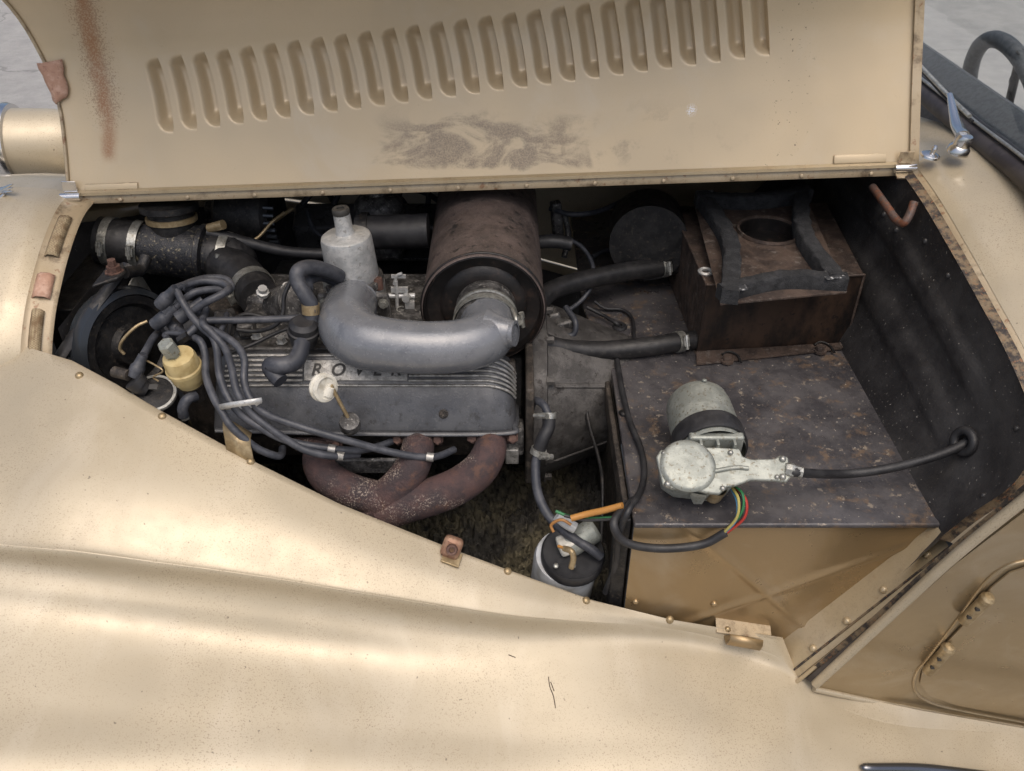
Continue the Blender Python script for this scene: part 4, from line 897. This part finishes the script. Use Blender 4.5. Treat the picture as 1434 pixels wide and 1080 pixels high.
tag(tube('brake_pipe', [LZ(832,422,SHZ+.02), LZ(848,432,SHZ+.008), LZ(872,434,SHZ+.006), LZ(886,448,SHZ+.005), LZ(888,478,SHZ+.005)], .003, 'rubber', None, n=8), 'thin black pipe bending round the grommet towards the lower heater hose', 'pipe')
tag(tube('vacuum_pipe', [L(770,330,1.42), L(810,342,1.40), L(830,372,1.36), L(826,405,1.32), L(800,432,1.29), L(770,438,1.27)], .004, 'lead', None, n=8), 'thin grey hose looping beside the rusty air filter', 'hose')
# ================================================================= WASHER RESERVOIR / PUMP
wr0 = L(800, 775, .85); 
wr = thing('washer_reservoir', 'pale plastic reservoir with black lid and small pump beside the shelf', 'reservoir', wr0-V((0,0,.10)))
ax_ = V((.05,-.25,1)).normalized(); WR = sc(46, wr0)
lathe('bottle', [(0,-.12),(WR*.96,-.12),(WR,-.11),(WR,-.012),(WR*.94,-.002),(WR*.5,0)], wr0+V((-.006,0,-.004)), ax_, 'reservoir', wr, 40)
lid = lathe('lid', [(WR*.90,-.012),(WR*.97,-.010),(WR*.97,.004),(WR*.92,.008),(WR*.84,.006),(0,.006)], wr0+V((.002,-.004,.002)), ax_, 'rubber', wr, 40)
pm = wr0+ax_*.02+V((.004,.006,0))
pump = lathe('pump_motor', [(0,-.02),(.017,-.02),(.018,-.016),(.018,.022),(.015,.026),(0,.027)], pm+V((.008,.004,.006)), V((.8,.3,.4)), 'zinc', wr, 24)
box('pump_body', pm+V((-.012,-.004,.002)), (.026,.026,.022), 'white', wr, u=(1,.3,.2), b=.004)
tube('pump_hook', [L(790,768,.81), L(800,772,.80), L(803,782,.797), L(800,795,.795)], .0042, 'brass', wr, n=10)
tube('pump_spout', [L(780,722,.85), L(792,732,.845), L(806,740,.84)], .008, 'reservoir', wr, n=12)
for i, (cn, pts) in enumerate((('wire_orange', ((872,708,.82),(845,715,.825),(822,720,.83),(800,726,.83))), ('wire_green', ((868,724,.82),(830,726,.83),(800,724,.835),(778,716,.84))), ('rubber', ((870,726,.818),(840,728,.825),(815,728,.83),(790,722,.835))), ('wire_brown', ((775,745,.83),(772,735,.835),(786,728,.835),(800,735,.83))), ('wire_orange', ((782,765,.815),(794,770,.805),(802,780,.80),(800,794,.80))))):
    tube('pump_wire', [L(*p) for p in pts], .0046 if i == 0 else .0022, cn, wr, n=8)
for d_ in (-.012, .012): dome('lid_screw', wr0+ax_*.008+V((d_-.012,-.03,.002)), ax_, .004, 'clamp', lid)
# hose with two clips above the reservoir
hp = [L(744,572,1.02), L(748,561,1.0), L(760,566,.98), L(768,580,.965), L(768,598,.955), L(760,615,.945), L(754,632,.94)]
hz = [hp[-1], L(750,655,.925), L(753,690,.90), L(768,722,.875), L(795,748,.85), L(826,768,.835), L(842,780,.83)]
fh = thing('breather_hose', 'thin black hose with two silver clips running down to the reservoir', 'hose', hp[3])
tube('lower_hose', hz, .0068, 'lead', fh, n=12); tube('upper_hose', hp[:4], .0058, 'lead', fh, n=12); tube('joining_sleeve', hp[3:], .0095, 'rubber', fh, n=14)
ring_clamp('hose_clip', hp[3]+V((0,0,-.002)), hp[4]-hp[3], .010, .009, 'clamp', fh, V((-.6,-.8,0))); ring_clamp('hose_clip', hp[-1], hp[-1]-hp[-2], .010, .009, 'clamp', fh, V((.6,-.8,0)))
# ================================================================= DIPSTICK
dp = thing('dipstick', 'dipstick with round white plastic pull in front of the rocker cover', 'dipstick', L(490,600,.93))
lathe('dipstick_boss', [(.0,.012),(.008,.012),(.0135,.010),(.0145,.004),(.0145,-.006),(.012,-.012),(.007,-.02),(0,-.02)], L(490,594,.925), (.1,-.45,.9), 'alloy_dirty', dp, 24)
tube('dipstick_wire', [L(490,590,.925), L(474,560,.925), L(464,540,.925)], .0028, 'brass', dp, n=8)
hd = L(453,543,.925); ha = V((.75,-.62,.25)).normalized()
lathe('pull_disc', [(0,-.007),(.016,-.007),(.019,-.006),(.0195,-.003),(.0165,-.001),(.0165,.001),(.0195,.003),(.019,.006),(.015,.007),(.014,.005),(0,.005)], hd, ha, 'white', dp, 32)
tube('pull_neck', [hd+V((.004,0,-.008)), L(464,541,.925)], [.010,.005], 'white', dp, n=10, sub=3)

# ================================================================= COOLANT FILLER + TOP HOSE
fx = V((1,-.03,-.13)).normalized()
cf0 = L(247, 350, 1.30); rr_ = sc(38, cf0)
cf = thing('coolant_filler', 'dull black coolant filler housing between clamped hoses near the radiator', 'coolant housing', cf0)
lathe('housing', [(rr_*.8,-.075),(rr_*.82,-.047),(rr_*.98,-.045),(rr_*1.0,-.04),(rr_*1.0,.040),(rr_*1.08,.042),(rr_*1.08,.050),(rr_*.8,.052),(rr_*.8,.085)], cf0, fx, rough_metal('peeling_black', (.014,.015,.018), (.03,.03,.034), (.22,.19,.13), 60, metal=.2, rough=(.3,.5), bump=.5), cf, 40)
lathe('filler_neck', [(rr_*.8,0),(rr_*.8,.052),(rr_*1.02,.056),(rr_*1.02,.066),(0,.070)], cf0+V((0,.005,.012)), (0,.15,1), 'dark_metal', cf, 32)
lathe('neck_band', [(rr_*.82,.045),(rr_*.90,.046),(rr_*.90,.054),(rr_*.82,.055)], cf0+V((0,.005,.002)), (0,.15,1), 'brass', cf, 32)
lathe('overflow_stub', [(0,.03),(.008,.03),(.008,0)], L(293,320,1.30), (.8,-.2,.3), 'brass', cf, 12)
a1 = cf0+fx*-.062; a2 = cf0+fx*-.115
th = thing('radiator_hose', 'short black rubber hose between the radiator and coolant housing', 'hose', a2)
tube('rubber_hose', [a2+V((-.012,0,.002)), a2, a1], rr_*.86, 'hose', th, n=28, sub=4)
for d_ in (-.060, -.108): ring_clamp('hose_clamp', cf0+fx*d_, fx, rr_*.87, .014, 'clamp' , th, V((.0,-.9,.2)))
e_ = [cf0+fx*.06, cf0+fx*.095, L(318,370,1.28), L(338,385,1.25), L(354,403,1.215), L(364,418,1.18)]
th2 = thing('radiator_hose', 'fat black elbow hose from the coolant housing down to the engine', 'hose', e_[2])
tube('rubber_hose', e_, [rr_*.86,rr_*.86,rr_*.82,rr_*.76,rr_*.72,rr_*.7], 'hose', th2, n=28)
ring_clamp('hose_clamp', e_[1]-fx*.012, fx, rr_*.87, .015, 'clamp', th2, V((0,-.95,.3)))
ring_clamp('hose_clamp', e_[4], e_[5]-e_[3], rr_*.735, .016, 'clamp', th2, V((-.5,-.8,-.2)))
# stay bracket with rusty bolt
sb_ = thing('stay_bracket', 'black triangular bracket with a rusty bolt by the radiator', 'bracket', L(160,385,1.12))
prism('bracket_plate', [L(128,400,1.08), L(150,372,1.14), L(172,368,1.14), L(176,380,1.12), L(165,388,1.10)], (0,0,-.006), 'dark_metal', sb_, .002)
lathe('bracket_bolt', [(0,.018),(.006,.018),(.006,.008),(.010,.008),(.010,0),(.014,0),(.014,-.003)], L(160,379,1.12), (0,0,1), 'rust_bolt', sb_, 8)
tube('stay_rod', [L(175,382,1.13), L(196,378,1.16), L(205,360,1.18)], .009, 'dark_metal', sb_, n=8)
# ================================================================= ALTERNATOR (dark, behind)
al = thing('alternator', 'dark finned alternator in shade under the bonnet hinge', 'alternator', L(365,300,1.42))
lathe('alternator_body', [(0,-.05),(.05,-.05),(.062,-.04),(.062,.04),(.05,.05),(0,.05)], L(350,300,1.42), (1,-.1,0), 'dark_metal', al, 32)
for i in range(7):
    a = 2.2+i*.24; lathe('alternator_slot', [(0,-.008),(.004,-.008),(.004,.03),(0,.03)], L(372,300,1.42)+V((.0,-math.cos(a-3)*.055,math.sin(a-3)*.055)), (1,-.1,0), 'gloss', al, 8)
# ================================================================= DISTRIBUTOR AND LEADS
def C4(X_, Y_, y): return L(X_/2.9875, 340+Y_/2.9875, y)
ds0 = C4(770, 330, 1.10)
ds = thing('distributor', 'black distributor cap with a tangle of grey ignition leads', 'distributor', ds0)
cap = lathe('distributor_cap', [(.036,-.06),(.042,-.05),(.042,-.015),(.036,.0),(.028,.012),(0,.016)], ds0, (-.1,-.5,.85), 'rubber', ds, 32)
lathe('distributor_body', [(.03,-.14),(.034,-.06),(.040,-.055)], ds0, (-.1,-.5,.85), 'casting', ds, 28)
def boot(a, b, r=.0082):
    o = tube('plug_boot', [a, a.lerp(b, .45), a.lerp(b, .55), b], [r*1.25, r*1.25, r, r*.8], 'lead', ds, n=14, sub=2); return o
YL = 1.045
b1 = [(C4(672,262,YL), C4(735,190,YL)), (C4(648,345,YL-.005), C4(740,268,YL)), (C4(745,320,YL-.01), C4(850,240,YL+.01)), (C4(690,290,YL), C4(750,232,YL+.01)), (C4(785,175,YL+.04), C4(815,215,YL+.03)), (C4(720,330,1.06), C4(765,400,1.03)), (C4(560,560,.975), C4(600,470,.99))]
for a, b in b1: boot(a, b)
LR = .0053
def lead(pts, r=LR): return tube('ignition_lead', [C4(*p) for p in pts], r, 'lead', ds, n=12)
lead(((735,190,1.045),(780,175,1.06),(850,160,1.075),(925,168,1.075),(958,190,1.06),(930,215,1.04),(860,250,1.03),(800,290,1.03)))
lead(((740,268,1.045),(800,215,1.05),(850,200,1.06),(910,195,1.07),(960,205,1.075)))
lead(((760,185,1.05),(800,165,1.07),(870,148,1.09),(940,152,1.09),(968,180,1.08),(955,205,1.07)))
lead(((740,200,1.045),(765,250,1.03),(800,305,1.02),(850,360,1.01),(890,395,1.0),(908,450,.985),(918,550,.95),(950,640,.925),(1000,710,.912),(1060,755,.905),(1200,828,.90),(1390,862,.905),(1500,868,.915),(1590,850,.94),(1640,830,.955)))
lead(((735,350,1.05),(780,385,1.02),(835,410,1.0),(858,470,.985),(862,560,.955),(895,650,.925),(930,710,.91),(960,760,.90),(1010,810,.895),(1075,860,.893),(1140,888,.895),(1175,890,.905),(1182,860,.93)))
lead(((835,300,1.04),(825,285,1.04),(840,268,1.045),(860,275,1.045),(855,300,1.04),(850,340,1.01),(890,380,1.0),(940,440,.985),(968,520,.955),(990,620,.925),(1040,700,.912),(1120,770,.903),(1250,855,.895),(1340,885,.892),(1425,893,.90),(1500,885,.92)))
lead(((870,358,1.01),(930,385,1.0),(990,430,.985),(1022,490,.965),(1022,580,.94),(1050,655,.92),(1110,715,.91),(1250,768,.905),(1434,822,.9),(1600,868,.905),(1720,892,.91),(1790,898,.915),(1850,888,.93),(1900,865,.95)))
lead(((600,470,.99),(640,400,1.03),(662,375,1.05)))
lead(((700,400,1.02),(690,385,1.03),(720,378,1.03),(790,385,1.02)), .004)
for X_, Y_, y in ((1390,863,.904), (1425,893,.899), (1800,897,.913)):
    p = C4(X_, Y_, y); lathe('lead_marker', [(LR,-.005),(LR+.0012,-.005),(LR+.0012,.005),(LR,.005)], p, (1,-.1,-.12), 'fin', ds, 14)
cl = thing('lead_separator', 'small metal separator clip holding the ignition leads over the rocker cover', 'clip', C4(1005,675,.91))
strip('separator_bar', [C4(920,688,.91), C4(970,678,.903), C4(1040,668,.903), C4(1095,660,.905)], .008, (0,.3,1), .0015, 'steel', cl)
strip('separator_bar', [C4(935,690,.92), C4(1000,690,.915), C4(1070,680,.912), C4(1095,660,.905)], .005, (0,.3,1), .0015, 'steel', cl)
# ================================================================= COIL, SENDER, PIPES
co0 = C4(650, 640, .965)
co = thing('ignition_coil', 'black ignition coil with metal rim at the wing edge', 'coil', co0)
lathe('coil_can', [(0,-.08),(.028,-.08),(.029,.0),(.027,.006),(0,.007)], co0, (.1,-.35,.9), 'dark_metal', co, 32)
lathe('coil_rim', [(.026,.002),(.030,.002),(.031,.005),(.030,.008),(.026,.008)], co0, (.1,-.35,.9), 'clamp', co, 32)
tube('coil_tower', [C4(560,575,.965), C4(590,600,.965), C4(620,615,.965)], [.015,.014,.010], 'rubber', co, n=14)
tube('coil_terminal', [C4(478,540,.98), C4(540,555,.97)], .008, 'casting', co, n=10, sub=3)
box('coil_label', C4(645,612,.955)+V((0,0,.004)), (.013,.009,.002), 'letter', co, v=(0,.9,.35))
sn0 = C4(770, 525, .97); sr_ = sc(24, sn0)
sn = thing('oil_sender', 'cream cylindrical sender unit with a grey hexagonal nut on top', 'sender unit', sn0)
lathe('sender_body', [(0,-.028),(sr_*.75,-.028),(sr_*.8,-.022),(sr_*.93,-.018),(sr_*.96,-.004),(sr_*1.05,-.002),(sr_*1.05,.003),(sr_*.98,.005),(sr_*.96,.018),(sr_*.88,.024),(sr_*.5,.026),(0,.026)], sn0, (-.06,-.2,1), 'cream', sn, 40)
lathe('sender_nut', [(.008,.020),(.008,.032),(.0115,.032),(.0115,.050),(.009,.053),(0,.053)], sn0, (-.22,-.25,1), 'zinc', sn, 6, sharp=20)
lathe('sender_base', [(0,-.06),(.012,-.06),(.014,-.03),(.02,-.028)], sn0, (-.06,-.2,1), 'casting', sn, 20)
sp_ = thing('steel_pipe', 'dark bent steel pipe crossing above the leads to the breather', 'pipe', C4(1000,325,1.03))
tube('pipe', [C4(765,405,1.0), C4(800,372,1.01), C4(838,338,1.02), C4(880,326,1.025), C4(1000,324,1.03), C4(1150,320,1.035), C4(1290,312,1.04)], .0052, 'lead', sp_, n=12)
lathe('pipe_nut', [(0,-.008),(.007,-.008),(.007,.008),(0,.008)], C4(770,400,1.0), (1,.2,.6), 'dark_metal', sp_, 6)
# breather with flame trap
bh_ = [C4(1420,140,1.12), C4(1370,118,1.10), C4(1300,102,1.08), C4(1250,118,1.06), C4(1245,160,1.05), C4(1275,215,1.04), C4(1300,262,1.035), C4(1303,320,1.03), C4(1290,370,1.02)]
br_ = thing('breather_valve', 'black crankcase breather hose with round flame trap beside the grey elbow', 'breather', bh_[8])
tube('upper_hose', bh_, .0108, 'lead', br_, n=16)
tube('side_hose', [C4(1420,165,1.13), C4(1350,135,1.12), C4(1290,150,1.09), C4(1280,200,1.07)], .010, 'lead', br_, n=14)
lathe('brass_band', [(.0112,-.007),(.0125,-.007),(.0125,.007),(.0112,.007)], C4(1300,276,1.035), bh_[6]-bh_[7], 'brass', br_, 20)
lathe('flame_trap', [(0,-.022),(.012,-.022),(.019,-.018),(.020,-.004),(.0225,-.003),(.0225,.004),(.020,.005),(.020,.014),(.014,.02),(0,.02)], C4(1270,372,1.02), (.15,-.15,1), 'rubber', br_, 32)
tube('lower_hose', [C4(1262,400,1.01), C4(1262,440,.995), C4(1235,495,.975), C4(1180,515,.965), C4(1135,515,.97), C4(1145,545,.965), C4(1175,580,.955)], [.0115,.0115,.0125,.0125,.013,.012,.011], 'lead', br_, n=16)
# ================================================================= small wires and background pipes
def wire(label, pts, r, mat='lead', name='wire', cat='wire'):
    return tag(tube(name, [L(*p) for p in pts], r, mat, None, n=8), label, cat)
wire('thin tan wire curling beside the black pulley', ((206,450,1.04),(190,458,1.03),(173,475,1.02),(168,488,1.02),(174,496,1.02)), .0024, 'brass')
wire('thin pale wire bundle beside the cream sender', ((205,505,.99),(218,512,.98),(228,520,.975),(215,528,.975),(222,534,.975)), .0014, 'brass')
wire('tan wire hanging in the shade near the alternator', ((398,298,1.38),(380,312,1.36),(362,332,1.34),(340,345,1.33)), .003, 'brass')
wire('thin black wire arching above the inlet manifold', ((408,392,1.08),(398,415,1.07),(396,440,1.06),(385,456,1.05),(360,464,1.05),(332,462,1.05)), .0032, 'rubber')
wire('thin black wire along the back of the rocker cover', ((320,495,1.02),(352,483,1.03),(390,465,1.05),(420,455,1.06)), .0028, 'rubber')
tag(tube('shaded_pipe', [L(290,325,1.3), L(340,338,1.3), L(400,352,1.3), L(460,356,1.3)], .009, 'rubber', None, n=12), 'dark rubber pipe running behind the elbow hose to the carburettor', 'pipe')
tag(tube('shaded_pipe', [L(745,340,1.36), L(775,338,1.36), L(800,342,1.36)], .012, 'rubber', None, n=12), 'short dark pipe stub right of the rusty canister', 'pipe')
gh = thing('oil_hose', 'short grey bent hose under the cream sender at the wing edge', 'hose', C4(780,680,.95))
tube('rubber_hose', [C4(820,640,.96), C4(785,655,.95), C4(765,690,.945), C4(768,725,.945)], .0075, 'lead', gh, n=12)
lathe('hose_end', [(0,.006),(.006,.006),(.006,-.006),(0,-.006)], C4(770,722,.945), (0,0,1), 'clamp', gh, 10)

# shaded far side of the bay: loom, brackets, far rocker cover, relay boxes
prism('rocker_cover', [V((-.42, y, z)) for y, z in ((1.49,.835),(1.545,.865),(1.585,.83),(1.61,.78),(1.52,.75))], (.40, 0, 0), 'rocker', eng, .01)
for i in range(6): tube('far_lead', [V((-.40+.06*i, 1.52, .87)), V((-.37+.055*i, 1.56, .89+.01*math.sin(i*2.))), V((-.36+.07*i, 1.61, .84)), V((-.35+.07*i, 1.63, .78))], .0055, 'lead', eng, n=8)
for i, (pts, r, m_) in enumerate(((((300,292,1.44),(340,318,1.40),(372,316,1.38),(410,292,1.42)), .0035, 'brass'), (((430,296,1.46),(440,322,1.43),(462,336,1.41),(500,352,1.38)), .004, 'lead'), (((770,292,1.5),(800,300,1.48),(838,296,1.5),(880,278,1.55)), .005, 'lead'), (((792,430,1.22),(806,452,1.19),(800,470,1.18),(770,462,1.18)), .005, 'lead'), (((790,300,1.52),(796,330,1.5),(790,360,1.47)), .006, 'alloy_dirty'), (((830,360,1.5),(845,352,1.52),(868,350,1.54)), .005, 'lead'), (((320,470,1.05),(325,450,1.08),(345,440,1.1),(372,445,1.1)), .0035, 'rubber'), (((300,480,1.0),(310,462,1.02),(318,440,1.06)), .004, 'lead'))):
    tube('loom_wire', [L(*p) for p in pts], r, m_, car, n=8)
for px, py, y, sz in ((310,300,1.5,(.05,.03,.05)), (775,445,1.22,(.02,.03,.03)), (790,455,1.2,(.03,.02,.02)), (780,310,1.5,(.02,.02,.08)), (318,455,1.10,(.03,.03,.04)), (345,458,1.08,(.025,.03,.02))):
    box('bracket', L(px, py, y), sz, 'alloy_dirty', car, u=(1,.2,.1), b=.004)
